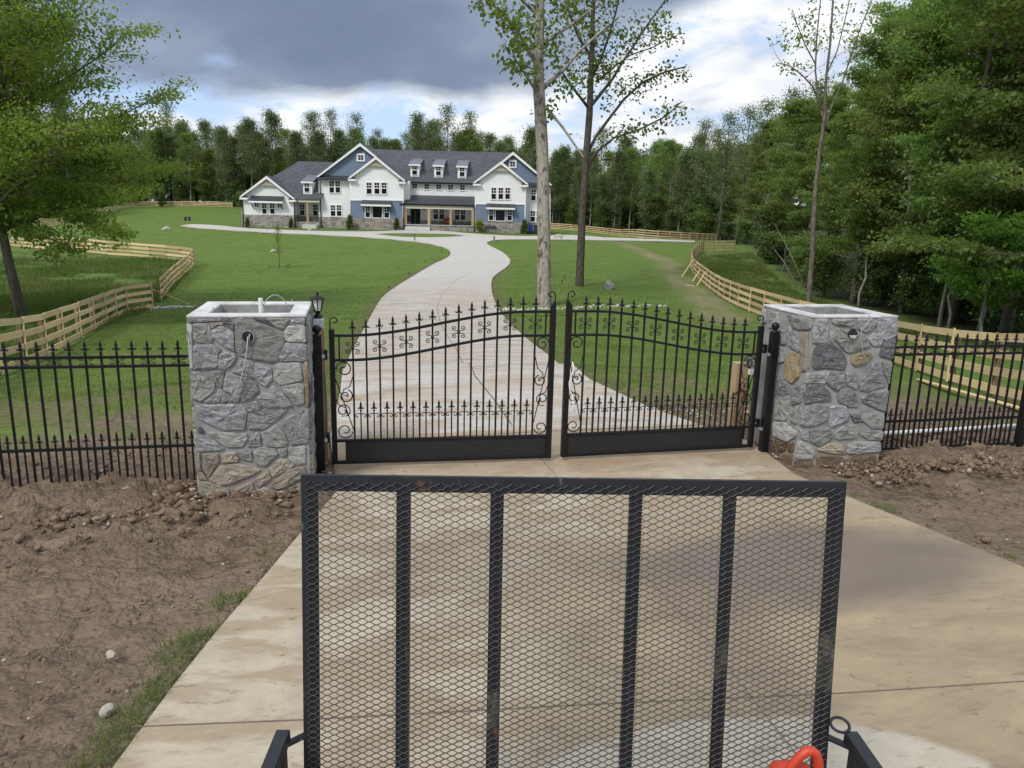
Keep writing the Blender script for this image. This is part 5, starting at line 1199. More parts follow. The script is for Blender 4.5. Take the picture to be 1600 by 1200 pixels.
def tree(seed, Ht, r0, cs, nl, Lmax, shape, a0, a1, nsub, per, spread, size, leafm, barkm, flat=.4, droop=.25, lean=(0, 0), wob=.25, up_=.25, subL=.4, sides=6, name='tree', twigs=True, ivy=0, top_leaves=True):
    r_ = random.Random(seed); tr_b = MB(); A = []; D = []
    n = 9; T = []; x = y = 0.0
    for i in range(n+1):
        t = i/n; T.append(Vector((lean[0]*t*t*Ht+x, lean[1]*t*t*Ht+y, Ht*t*.97))); x += r_.uniform(-wob, wob)*.35; y += r_.uniform(-wob, wob)*.35
    T[0].z = -.4
    rad = [r0*(1.25 if i == 0 else 1)*(1-.93*(i/n)**.9)+.012 for i in range(n+1)]
    tr_b.tube(T, rad, sides+2)
    def trunk_at(t):
        f = t*n; i = min(int(f), n-1); return T[i].lerp(T[i+1], f-i), rad[i]+(rad[i+1]-rad[i])*(f-i)
    for k in range(nl):
        t = cs+(.97-cs)*((k+r_.random()*.8)/nl); p0, rr = trunk_at(t); f = (t-cs)/(1-cs)
        az = k*2.4+r_.uniform(-.5, .5); an = a0+(a1-a0)*f+r_.uniform(-.15, .15); L = Lmax*shape(f)*r_.uniform(.7, 1.15)
        d = Vector((math.sin(an)*math.cos(az), math.sin(an)*math.sin(az), math.cos(an))); P = [p0]; seg = 5
        for i in range(seg):
            d = (d+Vector((r_.uniform(-.16, .16), r_.uniform(-.16, .16), up_*.35+r_.uniform(-.12, .12)))).normalized(); P.append(P[-1]+d*L/seg)
        lr = min(rr*.55, .035*L+.01); tr_b.tube(P, [lr*(1-.85*i/seg)+.006 for i in range(seg+1)], max(3, sides-2), False)
        for j in range(nsub):
            f2 = .22+.78*(j+r_.random())/nsub; i = min(int(f2*seg), seg-1); q0 = P[i].lerp(P[i+1], f2*seg-i); ld = (P[i+1]-P[i]).normalized()
            s = 1 if j % 2 else -1; sd_ = ld.cross(Vector((0, 0, 1))); sd_ = sd_.normalized() if sd_.length > .1 else Vector((1, 0, 0))
            dd = (ld*.6+sd_*s*r_.uniform(.5, 1.0)+Vector((0, 0, r_.uniform(-.15, .35)))).normalized(); L2 = L*subL*(1.1-.5*f2)*r_.uniform(.6, 1.2)
            q = [q0]
            for _ in range(3): dd = (dd+Vector((r_.uniform(-.25, .25), r_.uniform(-.25, .25), r_.uniform(-.2, .2)))).normalized(); q.append(q[-1]+dd*L2/3)
            if twigs: tr_b.tube(q, [lr*.30+.004, lr*.2+.003, .004, .002], 3, False)
            for w in (.35, .6, .8, 1.0):
                ff = w*3; i2 = min(int(ff), 2); A.append(q[i2].lerp(q[i2+1], ff-i2)); D.append(dd)
        A.append(P[-1]); D.append(d)
    if top_leaves:
        for i in range(6): A.append(T[-1]+Vector((r_.uniform(-.5, .5), r_.uniform(-.5, .5), r_.uniform(-.8, .6)))); D.append(Vector((0, 0, 1)))
    for i in range(ivy):
        t = r_.uniform(.02, cs+.25); p0, rr = trunk_at(min(t, .9)); az = r_.uniform(0, 6.28); o = Vector((math.cos(az), math.sin(az), 0)); A.append(p0+o*(rr+r_.uniform(0, .55))); D.append(o)
    V, Q = leaves_np(np.array(A), np.array(D), per, spread, size, seed, flat, droop)
    tm = tr_b.mesh('trunk', barkm, True); lm = np_mesh('crown', V, Q, leafm)
    return tm, lm
def place(name, proto, loc, rz=0, sc=1.0, label=None, cat='tree', group=None, kind=None, scz=None):
    o = thing(name, label, cat, loc, rz, group); o.scale = (sc, sc, scz or sc)
    inst('trunk', proto[0], o); inst('crown', proto[1], o); return o
dome = lambda f: math.sin(math.pi*min(1, .18+.80*f))**.7
cone = lambda f: 1.0-.72*f
wide = lambda f: (1-f)**.45*.95+.08
# --- the big maple at the left edge
P = G(36, 500); mp = tree(101, 18, .20, .21, 74, 7.9, wide, 1.46, .60, 15, 36, .42, .16, LEAF_MAPLE, BARK, .26, .25, (-.03, .02), .22, .14, .42, 8)
mo = place('maple_tree', mp, P, R_(12), 1, 'big leafy green maple behind the left board fence with a leaning grey trunk'); mo.rotation_euler = (0, R_(-6.5), R_(12))
def hanging_boughs():
    # low boughs of the maple that reach out over the meadow fence
    r2 = random.Random(8); b = MB(); A = []; D = []; d0 = float((P-CAM)@fw); Mi = np.array(mo.matrix_basis.inverted())
    loc = lambda u, v, d: (Mi @ np.append(AT(u, v, d), 1))[:3]
    for px in ([(2,335,0),(45,322,-1.2),(100,330,-2),(150,348,-2.5),(190,372,-2.8)],[(2,318,0),(40,300,-1),(95,296,-1.5),(160,306,-2),(215,300,-2.2)],[(4,345,0),(35,352,-1.5),(75,372,-2.2),(120,392,-2.6)],[(0,290,0),(60,262,.5),(130,248,1),(205,255,1.2)],[(0,325,0),(-40,340,-1.5),(-90,352,-2)]):
        q = [loc(u, v, d0+k) for u, v, k in px]; b.tube(q, [.05, .035, .025, .016, .008][:len(q)], 6, False)
        for (u0, v0, k0), (u1, v1, k1) in zip(px[:-1], px[1:]):
            for _ in range(26):
                f = r2.random(); w = 20 if u0 < 120 else 13
                A.append(loc(u0+(u1-u0)*f+r2.gauss(0, w), v0+(v1-v0)*f+r2.gauss(2, w*.45), d0+k0+(k1-k0)*f+r2.gauss(0, .5))); D.append((r2.uniform(-1, 1), r2.uniform(-1, 1), -.3))
    b.build('bough', BARK, mo, smooth=True)
    V, Q = leaves_np(np.array(A), np.array(D), 34, .20, .15, 88, .35, .35); inst('low_foliage', np_mesh('low_foliage', V, Q, LEAF_MAPLE), mo)
bpy.context.view_layer.update(); hanging_boughs()
mp2 = tree(102, 15, .22, .12, 40, 5.4, wide, 1.45, .6, 11, 24, .40, .18, LEAF_MAPLE, BARK, .45, .3, (.0, .0), .25, .10, .42, 7)
for u, d, s, lb in ((-170, 33, 1.15, 'leafy tree at the far left, behind the maple and cut by the picture edge'),):
    place('leafy_tree', mp2, GD(u, d), d, s, lb)
# --- trees traced on the lawn: trunks, boughs and leaf clusters at their own distance
def traced(name, base, dist, polys, clusters, leafm, barkm, label, seed, csize, per, spread, twig=0):
    o = np.array(base); r_ = random.Random(seed); root = thing(name, label, 'tree', o); b = MB(); A = []; D = []
    first = True
    for px in polys:
        dd = px[0]; pts = []; rad = []
        for i, (u, v, w) in enumerate(px[1:]):
            t = i/max(1, len(px)-2); p = AT(u, v, dist+dd*t); pts.append(p-o); rad.append(w/2/F*dist)
        if first: pts[0] = np.array([pts[0][0], pts[0][1], -.4]); first = False
        b.tube(pts, rad, 10 if rad[0] > .12 else 6, False, ) if True else None
        # side twigs with leaves on the thin boughs
        if rad[0] < .16 and twig:
            for i in range(len(pts)-1):
                L = np.linalg.norm(pts[i+1]-pts[i]); k = max(1, int(L*twig))
                for j in range(k):
                    f = r_.random(); q0 = Vector(pts[i]+(pts[i+1]-pts[i])*f); ld = Vector(pts[i+1]-pts[i]).normalized()
                    d = (ld*.5+Vector((r_.uniform(-1, 1), r_.uniform(-1, 1), r_.uniform(-.3, .8)))).normalized(); TL = r_.uniform(.5, 1.5); q = [q0]
                    for _ in range(3): d = (d+Vector((r_.uniform(-.3, .3), r_.uniform(-.3, .3), r_.uniform(-.2, .25)))).normalized(); q.append(q[-1]+d*TL/3)
                    b.tube(q, [.018, .012, .008, .005], 4, False); 
                    for m_ in (2, 3):
                        if r_.random() < .75: A.append(q[m_]); D.append(d)
    for u, v, ru, rv, n, dd in clusters:
        for _ in range(n):
            a = r_.uniform(0, 6.283); k = math.sqrt(r_.random()); p = AT(u+ru*k*math.cos(a), v+rv*k*math.sin(a), dist+dd+r_.uniform(-1.0, 1.0)); A.append(Vector(p-o)); D.append(Vector((r_.uniform(-1, 1), r_.uniform(-1, 1), 0)))
    b.build('trunk', barkm, root, smooth=True)
    V, Q = leaves_np(np.array([tuple(a) for a in A]), np.array([tuple(d) for d in D]), per, spread, csize, seed, .7, .3, .8)
    inst('crown', np_mesh('crown', V, Q, leafm), root)
b1 = G(850, 479); d1 = float((b1-CAM)@fw)
traced('sycamore_tree', b1, d1, [
    [0,(851,479,26),(850,450,23),(850,380,21),(849,300,20),(847,230,20),(845,190,19.5),(842,140,19),(841,90,17),(843,40,16),(843,0,15),(846,-80,13),(850,-180,9),(852,-260,4)],
    [-2,(838,98,8),(826,80,6.5),(812,54,5.5),(798,34,5),(783,17,4),(765,4,3),(752,-6,2)],
    [-3,(836,140,5),(822,118,3.5),(806,95,3),(800,78,2)],
    [2,(848,138,8),(866,122,7),(885,104,6),(903,82,5),(925,62,4),(950,40,3)],
    [2.5,(849,68,7),(868,54,5.5),(885,44,5),(905,30,4),(925,14,3)],
    [-1,(849,163,5),(862,178,4.5),(880,200,4),(900,229,3),(912,246,2)],
    [-1,(836,20,5),(815,0,4),(795,-25,3)], [1,(848,-20,6),(880,-60,5),(915,-110,3)], [-1,(848,-60,6),(815,-110,4),(790,-170,3)]],
    [(765,12,26,16,20,-2),(808,38,22,22,24,-2),(808,85,22,26,26,-2),(822,108,14,14,12,-2),(838,60,12,40,14,0),(866,60,18,50,26,1),(882,120,14,30,14,1),(855,170,12,16,8,0),(822,-10,24,18,18,0),(874,-10,26,24,20,1)],
    LEAF_SYC, BARK_SY, 'tall bare stemmed tree with mottled pale bark, left of the pair on the lawn', 21, .26, 8, .32, 0)
b2 = G(905, 447); d2 = float((b2-CAM)@fw)
traced('sycamore_tree', b2, d2, [
    [0,(905,447,15),(906,430,12.5),(908,380,12),(910,330,11.5),(914,280,11),(917,230,10.5),(921,180,10.5),(923,130,9),(925,80,8),(926,30,7),(929,-30,5.5),(932,-110,3)],
    [2,(925,163,6),(940,145,5),(958,122,4.5),(972,98,4),(990,72,3.5),(1012,38,3),(1040,0,2.5),(1060,-30,2)],
    [3,(918,240,5.5),(932,212,5),(952,185,4.5),(975,155,4),(1005,128,3.5),(1040,112,3),(1072,104,2)],
    [-2,(916,262,5),(935,235,4),(960,215,3.5),(1000,202,3),(1040,182,2.5),(1066,158,1.6)],
    [-2,(919,168,5),(905,150,4),(890,130,3.5),(878,112,2.5)],
    [1,(924,120,5),(938,95,4),(950,60,3.5),(962,20,3),(972,-25,2)], [-1,(924,90,5),(905,60,4),(892,28,3),(880,-10,2)],
    [2,(940,250,2.5),(975,248,2),(1020,232,1.6)], [1,(931,128,4),(960,104,3),(985,86,2.5),(1020,74,2),(1045,60,1.5)]],
    [(930,20,40,40,70,0),(950,80,30,36,50,1),(898,40,26,44,44,-1),(985,60,28,34,34,2),(1020,40,30,24,26,2),(930,110,26,20,24,0),(1000,130,36,24,26,3),(1050,112,26,18,16,3),(905,110,22,34,30,-1),(1040,60,30,18,14,1),(940,-30,46,30,40,0),(960,150,24,18,14,2),(1000,202,40,9,18,-2),(1050,174,22,12,18,-2),(955,216,24,8,8,-2),(1010,126,30,8,12,3)],
    LEAF_SYC, BARK_D, 'tall tree with dark trunk and arching boughs, right of the pair on the lawn', 22, .25, 7, .30, 1.1)
P = GD(1264, 41); b3 = np.array(P); 
traced('ash_tree', b3, 41.0, [
    [0,(1263,478,9.5),(1266,440,8.5),(1269,400,8),(1271,350,7.5),(1274,300,7),(1279,250,6.5),(1284,215,6),(1288,185,5.5),(1289,160,5),(1291,120,4),(1297,70,3.5),(1301,10,3),(1304,-60,2)],
    [1,(1288,190,4),(1278,150,3),(1274,110,2.6),(1276,60,2.2),(1282,0,1.8)], [2,(1286,205,4),(1300,165,3.4),(1316,130,3),(1328,92,2.6),(1342,50,2.2),(1362,0,1.8),(1378,-40,1.4)],
    [-1,(1284,170,3),(1270,135,2.4),(1254,118,2),(1236,104,1.6),(1215,98,1.2)], [1,(1292,115,2.6),(1308,80,2.2),(1318,40,1.8),(1330,-10,1.4)], [1,(1325,100,2.2),(1350,70,1.8),(1378,48,1.4)],
    [-1,(1274,100,2.2),(1258,70,1.8),(1246,40,1.5),(1238,15,1.2)]],
    [(1240,55,26,30,26,-1),(1240,100,26,12,16,-1),(1270,40,20,40,24,0),(1320,40,30,36,28,1),(1370,20,30,20,16,1)],
    LEAF_WOOD, BARK, 'slender young tree with a thin open crown before the right wood', 23, .16, 7, .22, 1.1)
# --- woodland
W = [tree(201, 17, .19, .17, 26, 4.6, dome, 1.48, .7, 9, 32, .36, .175, LEAF_WOOD, BARK, .13, .12, (.02, .01), .3, .12, .42, 6),
     tree(202, 15, .16, .15, 24, 4.4, cone, 1.52, .8, 9, 32, .36, .175, LEAF_WOOD, BARK_P, .12, .12, (-.03, .02), .3, .10, .42, 6),
     tree(203, 18, .20, .28, 26, 4.2, dome, 1.35, .55, 9, 32, .38, .18, LEAF_WOOD, BARK, .16, .15, (.02, -.03), .35, .18, .42, 6),
     tree(204, 13, .13, .16, 24, 3.2, dome, 1.30, .5, 9, 30, .34, .17, LEAF_YEL, BARK_P, .18, .15, (.04, .0), .35, .2, .42, 6)]
SH = [tree(301, 2.4, .04, .04, 16, 1.3, dome, 1.2, .4, 6, 14, .22, .15, LEAF_WOOD, BARK_D, .6, .2, (0, 0), .2, .3, .45, 4),
      tree(302, 3.6, .05, .06, 18, 1.5, dome, 1.15, .4, 6, 14, .25, .17, LEAF_DARK, BARK_D, .6, .2, (.05, 0), .3, .3, .45, 4)]
FT = [tree(401, 20, .20, .20, 28, 4.2, dome, 1.15, .40, 7, 11, .62, .33, LEAF_FAR, BARK_P, .6, .2, (.01, 0), .4, .35, .45, 5, twigs=False, ivy=40),
      tree(402, 21, .22, .34, 24, 5.0, dome, 1.1, .35, 7, 10, .62, .33, LEAF_FAR, BARK_P, .5, .2, (-.03, 0), .5, .4, .45, 5, twigs=False, ivy=15),
      tree(403, 18, .20, .12, 26, 2.7, dome, 1.0, .5, 5, 13, .48, .33, LEAF_DARK, BARK_D, .7, .2, (0, .02), .4, .35, .45, 5, twigs=False, ivy=110),
      tree(404, 23, .20, .45, 18, 4.6, dome, .85, .3, 6, 6, .55, .30, LEAF_FAR, BARK_D, .7, .2, (.02, .0), .5, .4, .45, 5, ivy=40),
      tree(405, 14, .16, .10, 26, 3.6, dome, 1.3, .5, 6, 13, .52, .34, LEAF_YEL, BARK, .5, .25, (0, 0), .4, .2, .42, 5, twigs=False),
      tree(406, 20, .22, .26, 26, 4.6, dome, 1.2, .35, 6, 10, .52, .34, LEAF_WOOD, BARK_P, .6, .2, (.03, .02), .5, .35, .45, 5, twigs=False, ivy=25)]
SAP = [tree(311, 8.5, .075, .40, 14, 1.9, dome, 1.35, .6, 7, 14, .28, .20, LEAF_WOOD, BARK_P, .35, .3, (.07, .02), .45, .15, .45, 5), tree(312, 7.5, .065, .45, 12, 1.7, dome, 1.3, .6, 7, 12, .28, .20, LEAF_YEL, BARK_P, .35, .3, (-.09, .03), .5, .15, .45, 5)]
r_ = random.Random(77)
# right wood: placed by eye, nearest row first
near = []
for u, d, k, s in [(1585,30,0,1.0),(1500,36,0,.98),(1420,41,3,1.0),(1340,46,1,1.0),(1660,26,1,1.05),(1545,38,1,1.02),(1455,46,2,1.0),(1375,52,0,1.0),(1300,60,3,1.05),(1260,66,1,.95),(1225,76,3,1.1),
                   (1620,40,2,1.1),(1570,48,0,1.15),(1500,52,2,1.1),(1430,58,0,1.1),(1350,64,1,1.1),(1290,74,0,.95),(1235,88,0,1.0),(1195,98,3,1.15),(1700,36,0,1.1),(1750,30,2,1.1),(1820,34,0,1.1),
                   (1630,56,0,1.2),(1540,64,1,1.2),(1460,72,0,1.15),(1380,80,2,1.1),(1310,90,1,1.05),(1250,102,0,1.0),(1195,112,1,1.0),(1690,52,2,1.2),(1155,122,3,1.2),(1210,126,1,1.05),(1900,40,0,1.1)]:
    P = GD(u+r_.uniform(-6, 6), d); near.append(P)
    place('broadleaf_tree', W[k], P, r_.uniform(0, 6.28), s*r_.uniform(.93, 1.07)*(1.16 if u > 1360 else 1.0), ['dense green tree in the wood right of the drive', 'green tree with pale trunk and layered boughs in the wood right of the drive', 'tall green tree with a clear stem in the wood right of the drive', 'yellow green slender tree in the wood right of the drive'][k], group=['dense trees of the right wood', 'pale trunked trees of the right wood', 'clear stemmed trees of the right wood', 'yellow green trees of the right wood'][k], scz=None)
LBF = ['ivy clad green tree in the far woodland behind the house', 'tall loose crowned tree in the far woodland behind the house', 'narrow dark ivy covered tree in the far woodland', 'tall thin sparse tree standing above the far woodland', 'lower yellow green tree at the edge of the far woodland', 'fresh green spreading tree in the far woodland behind the house']
GRF = ['ivy clad far trees', 'loose crowned far trees', 'dark narrow far trees', 'sparse tall far trees', 'yellow green far trees', 'fresh green far trees']
def far(u, d, k, s): P = GD(u, d); place('woodland_tree', FT[k], P, r_.uniform(0, 6.28), s, LBF[k], group=GRF[k])
for row, (dd, step) in enumerate(((3, 18), (12, 17), (24, 16), (38, 20))):
    u = -260
    while u < 1180:
        base = np.interp(u, [-260, 60, 120, 190, 300, 500, 700, 870, 980, 1100, 1180], [120, 150, 175, 203, 203, 190, 182, 176, 162, 140, 128])
        k = r_.choices(range(6), [4, 4, 2.2, 2.0, 1.0, 3] if row < 2 else [4, 4, 2, 2.5, .3, 2])[0]
        top = np.interp(u, [-260, 130, 200, 280, 330, 440, 530, 560, 600, 680, 760, 840, 900, 1000, 1080, 1180], [1.1, 1.02, 1.0, 1.05, 1.0, .98, .98, .93, .93, 1.0, .98, .95, .98, .92, .85, .85])
        if not (row >= 1 and r_.random() < .12): far(u+r_.uniform(-5, 5), base+dd+r_.uniform(-3, 3), k, top*r_.choice((r_.uniform(.66, .9), r_.uniform(.85, 1.15))))
        u += step*r_.uniform(.7, 1.35)
for u, d, sc_ in ((1120, 118, .82), (1150, 108, .8), (1180, 98, .78), (1215, 92, .8), (1250, 84, .8), (1090, 140, .9), (560, 186, 1.0), (655, 183, 1.02), (490, 190, 1.0), (520, 192, 1.04), (700, 180, 1.1), (730, 182, 1.06)): far(u, d, 3, sc_)
for i in range(64):                                   # the wood goes on behind: a closed dark back row
    u = -320+i*24+r_.uniform(-8, 8); b_ = np.interp(u, [-260, 60, 120, 190, 300, 500, 700, 870, 980, 1100, 1180], [120, 150, 175, 203, 203, 190, 182, 176, 162, 140, 128])
    P = GD(u, b_+58+r_.uniform(-5, 5)); place('woodland_tree', W[(0, 1)[i % 2]], P, r_.uniform(0, 6.28), r_.uniform(.8, 1.0), 'leafy tree deep in the wood behind the far trees', group='trees deep in the far wood')
def shrub(u, d, k, s, lb=None, gp='shrubs under the woodland edge'):
    P = GD(u, d); place('shrub', SH[k], P, r_.uniform(0, 6.28), s, lb or ['green leafy shrub at the foot of the woodland edge', 'dark green shrub at the foot of the woodland edge'][k], 'shrub', gp)
for i in range(30):
    u = r_.uniform(1130, 1700); d = np.interp(u, [1130, 1155, 1205, 1250, 1330, 1400, 1500, 1600, 1700], [128, 114, 72, 55, 45, 40, 35, 31, 22])+abs(r_.gauss(3, 5)); shrub(u, d, r_.choice((0, 1, 1)), r_.uniform(.6, 1.25)*(1.3 if d > 60 else 1))
for i in range(60):
    u = r_.uniform(-150, 1130); d = np.interp(u, [-260, 60, 120, 190, 300, 500, 700, 870, 980, 1100, 1180], [118, 148, 174, 202, 201, 189, 181, 175, 160, 138, 126])+r_.uniform(0, 6); shrub(u, d, r_.choice((0, 1, 1)), r_.uniform(1.0, 2.1))
for i in range(70):
    u = -240+i*20+r_.uniform(-8, 8); d = np.interp(u, [-260, 60, 120, 190, 300, 500, 700, 870, 980, 1100, 1180], [126, 158, 184, 212, 211, 198, 190, 184, 170, 148, 136])+r_.uniform(4, 26); shrub(u, d, r_.choice((0, 1, 1)), r_.uniform(1.8, 3.0))
for k, (u, v, h_) in enumerate(((1483,520,150),(1497,515,110),(1545,540,150),(1352,470,110),(1225,435,110),(1620,545,160))):   # thin pale stems at the wood's edge
    d = float(np.interp(u, [1200, 1330, 1400, 1500, 1600], [74, 45, 39, 33, 29]))
    place('sapling', SAP[k % 2], GD(u, d), r_.uniform(0, 6.28), r_.uniform(.85, 1.1), 'thin pale stemmed young tree at the edge of the right wood', 'tree', 'pale saplings at the right wood edge')
for (u0, v0, u1, v1) in ((1210, 350, 1262, 428), (1206, 385, 1250, 420)):   # fallen pale boughs
    P = GD(u1, 56); Q_ = AT(u0, v0, 60.0); MB().tube([P+[0, 0, .1], (P+Q_)/2+np.array([0, 0, .3]), Q_], [.055, .045, .02], 6).build('fallen_bough', BARK, None, smooth=True, label='bare pale bough fallen against the right wood' if v0 == 350 else 'lower bare bough fallen at the foot of the right wood', cat='branch')
mpl = tree(303, 4.2, .06, .35, 12, 1.7, dome, 1.5, .8, 8, 16, .25, .17, leaf_mat('bright_young_leaf', (.10, .18, .03), (.15, .24, .05), (.17, .25, .06)), BARK_P, .28, .3, (0, 0), .25, .05, .45, 5)
place('young_maple', mpl, GD(1556, 27.5), 1.0, 1.05, 'small bright green young maple beneath the right wood')
# --- garden plants
spl = tree(304, 4.6, .035, .30, 12, .8, dome, .7, .3, 5, 3, .12, .10, LEAF_YEL, BARK, .8, .2, (0, 0), .1, .4, .4, 4)
place('sapling', spl, G(437, 419), .4, .78, 'thin staked sapling with sparse yellow leaves on the left lawn')
cn = tree(305, 2.4, .05, .02, 26, .85, lambda f: 1-.9*f, 1.35, .9, 6, 12, .12, .12, LEAF_DARK, BARK_D, .7, .2, (0, 0), .02, .1, .5, 4)
for u, v, s, lb in ((387,351,.5,'small dark cone shrub at the left end of the house'),(455,354,.5,'small dark cone shrub at the right corner of the left wing'),(547,356,.75,'dark cone shrub between the left gables of the house'),(620,358,.65,'small dark cone shrub left of the front steps'),(819,364,.75,'dark cone shrub right of the right gable')):
    place('cone_shrub', cn, at_house(u, v, -1.0), .3, s, lb, 'shrub')
place('cone_shrub', cn, G(254, 323), .3, 1.5, 'rounded evergreen standing at the far left fence', 'shrub')
ys = tree(306, 1.3, .03, .04, 14, .8, dome, 1.1, .4, 5, 10, .12, .12, leaf_mat('yellow_shrub_leaf', (.30, .33, .05), (.22, .28, .05), (.34, .34, .08)), BARK, .8, .2, (0, 0), .1, .3, .45, 4)
place('shrub', ys, at_house(749, 361, -1.1), .3, 1.0, 'yellow green shrub at the porch end of the right gable', 'shrub')

# ------------------------------------------------------------------ stones, markers and small things
def rock(name, loc, s, m_, label, seed, flat=.7, cat='stone', group=None):
    r_ = random.Random(seed); bm = bmesh.new(); bmesh.ops.create_icosphere(bm, subdivisions=2, radius=1)
    for v in bm.verts:
        n_ = Vector(v.co); k = 1+.28*(vnoise(n_.x*1.6+seed, n_.y*1.6+n_.z*2.1, seed)-.5)*2; v.co = Vector((n_.x*k*s, n_.y*k*s*.8, n_.z*k*s*flat))
    me = bpy.data.meshes.new(name); bm.to_mesh(me); bm.free(); me.materials.append(m_); me.polygons.foreach_set('use_smooth', [False]*len(me.polygons))
    return inst(name, me, None, loc, (0, 0, r_.uniform(0, 6)), label=label, cat=cat, group=group)
PALEST = simple('pale_field_stone', (.36, .33, .28), .85, 0, .2, 9, .5, .01, .2)
P = G(953, 452); rock('boulder', P+[0, 0, .12], .42, STN['b'], 'blue grey rounded boulder on the right lawn near the dark tree', 4, .95)
for u, v, s, lb in ((428,394,.42,'pale flat stone on the left lawn behind the sapling'),(260,359,.62,'pale stone on the lawn left of the drive loop'),(484,360,.3,'pale stone in the bed before the left wing'),(873,372,.65,'pale stone beside the drive loop right of the trunk')):
    P = G(u, v); rock('stone', P+[0, 0, .05], s, PALEST, lb, int(u), .6)
for u, v, s, lb in ((173,1021,.036,'small pale stone lying on the bare soil left of the drive'),(168,1107,.045,'blocky brown stone on the bare soil near the lower left corner')):
    rock('stone', np.append(Z0(u, v), .02), s, PALEST, lb, int(u), .7)
for u, v, lb in ((648,376,'short grey marker post where the drive meets the loop, on its left'),(772,379,'short grey marker post at the lawn tip right of the drive')):
    P = G(u, v); o = thing('marker_post', lb, 'post', P); MB().bb(-.09, .09, -.09, .09, -.1, .62).build('stub', BARK_P, o); MB().bb(-.11, .11, -.11, .11, .62, .68).build('cap', METROOF, o)
P = G(293, 345); o = thing('garden_speaker', 'pair of dark boxes with a white stripe on the far left lawn', 'box', P); MB().bb(-.55, -.08, -.2, .2, -.1, .75).build('box', DARKPL, o); MB().bb(.08, .55, -.2, .2, -.1, .75).build('box', DARKPL, o); MB().bb(-.06, .06, -.1, .1, -.1, .5).build('stripe', TRIMW, o)
LG = 'small dark lawn lights'
for u, v in ((421,421),(448,420),(452,418),(665,412),(639,432),(608,455),(877,352+22),(878,444),(882,437),(248,352),(690,395)):
    P = G(u, v); o = thing('lawn_light', 'small dark light standing in the lawn', 'lamp', P, 0, LG); MB().lathe([(.012, -.05), (.012, .2), (.05, .21), (.06, .27), (.012, .31)], 6).build('lamp_body', BLACK, o)

def scatter_stones(name, line, width, n, s0, s1, material, seed, label=None):
    g = np.random.default_rng(seed); bm = bmesh.new(); bmesh.ops.create_icosphere(bm, subdivisions=1, radius=1); B = np.array([v.co[:] for v in bm.verts]); Fq = np.array([[v.index for v in f.verts] for f in bm.faces]); bm.free()
    P = resample(line, .3); V = []; Q = []
    for i in range(n):
        p = P[g.integers(len(P))]+g.normal(size=2)*width; s = g.uniform(s0, s1); z = h1(*p)
        b = B*(s*g.uniform(.6, 1.3, (1, 3))*np.array([1, 1, .55]))*g.uniform(.8, 1.2, (len(B), 1)); V.append(b+[p[0], p[1], z+s*.25]); Q.append(Fq+i*len(B))
    inst(name, np_mesh(name, np.concatenate(V), np.concatenate(Q), material), kind='stuff', label=label)
RIP = simple('white_riprap', (.43, .42, .39), .9, 0, .25, 3, .4, .02, .2)
scatter_stones('riprap_stones', g2([(780,482),(800,484),(828,484),(860,482),(900,481),(940,479),(985,479),(1026,478)]), .30, 190, .03, .10, RIP, 5)
scatter_stones('riprap_stones', g2([(235,483),(255,481),(275,480),(292,480)]), .28, 150, .04, .11, RIP, 6)
scatter_stones('gravel', [onY(1020,640,1.6)[:2], (2.0, 2.0), (3.2, 1.6), (4.0, 1.2)], .30, 160, .012, .032, PALEST, 9)

# bare soil: clods and grit
def clods():
    g = np.random.default_rng(31); bm = bmesh.new(); bmesh.ops.create_icosphere(bm, subdivisions=1, radius=1); B = np.array([v.co[:] for v in bm.verts]); Fq = np.array([[v.index for v in f.verts] for f in bm.faces]); bm.free()
    n = 24000; x = g.uniform(-7.2, 7.6, n); y = np.where(g.random(n) < .42, -.55+g.normal(size=n)*.42, g.uniform(-7.3, 1.5, n))
    den = fbm(x*1.2, y*1.2, 3, 61); keep = ~on_paving(x, y) & (den > .42) & ~((x > XL-.02) & (x < XL+PIL_S+.02) & (y > YL) & (y < YL+PIL_S)) & ~((x > XR-.02) & (x < XR+PIL_S+.02) & (y > YR) & (y < YR+PIL_S))
    x, y = x[keep], y[keep]; n = len(x); z = H(x, y)
    heap = (np.abs(y+.5) < .8)
    s = np.where(heap, g.gamma(1.3, .010, n)+.006, g.gamma(1.2, .0055, n)+.003); s = np.minimum(s, .06)
    k = g.uniform(.55, 1.35, (n, 1, 3)); k[:, :, 2] *= .75; j = g.uniform(.55, 1.4, (n, len(B), 1))
    V = B[None]*k*j*s[:, None, None]; zz = z+np.where(heap, .03, .012)+s*.1
    V = V+np.stack([x, y, zz], 1)[:, None, :]; Q = (Fq[None]+(np.arange(n)*len(B))[:, None, None]).reshape(-1, 3)
    m_, t = mat('soil_clod'); isl = t.n('ShaderNodeNewGeometry').outputs['Random Per Island']; o = t.n('ShaderNodeTexCoord').outputs['Object']
    c = t.mix(t.ramp(isl, 0, .9, smooth=False), (.12, .08, .055), (.235, .17, .12)); c = t.mix(t.ramp(isl, .93, .96), c, (.40, .35, .28)); c = t.mix(t.ramp(t.noise(o, 40, 4), .4, .7, 0, .5), c, (.10, .068, .047))
    principled(t, c, .95, 0, t.noise(o, 80, 3), .5, .01, .15)
    inst('soil_clods', np_mesh('soil_clods', V.reshape(-1, 3), Q, m_), kind='stuff')
clods()
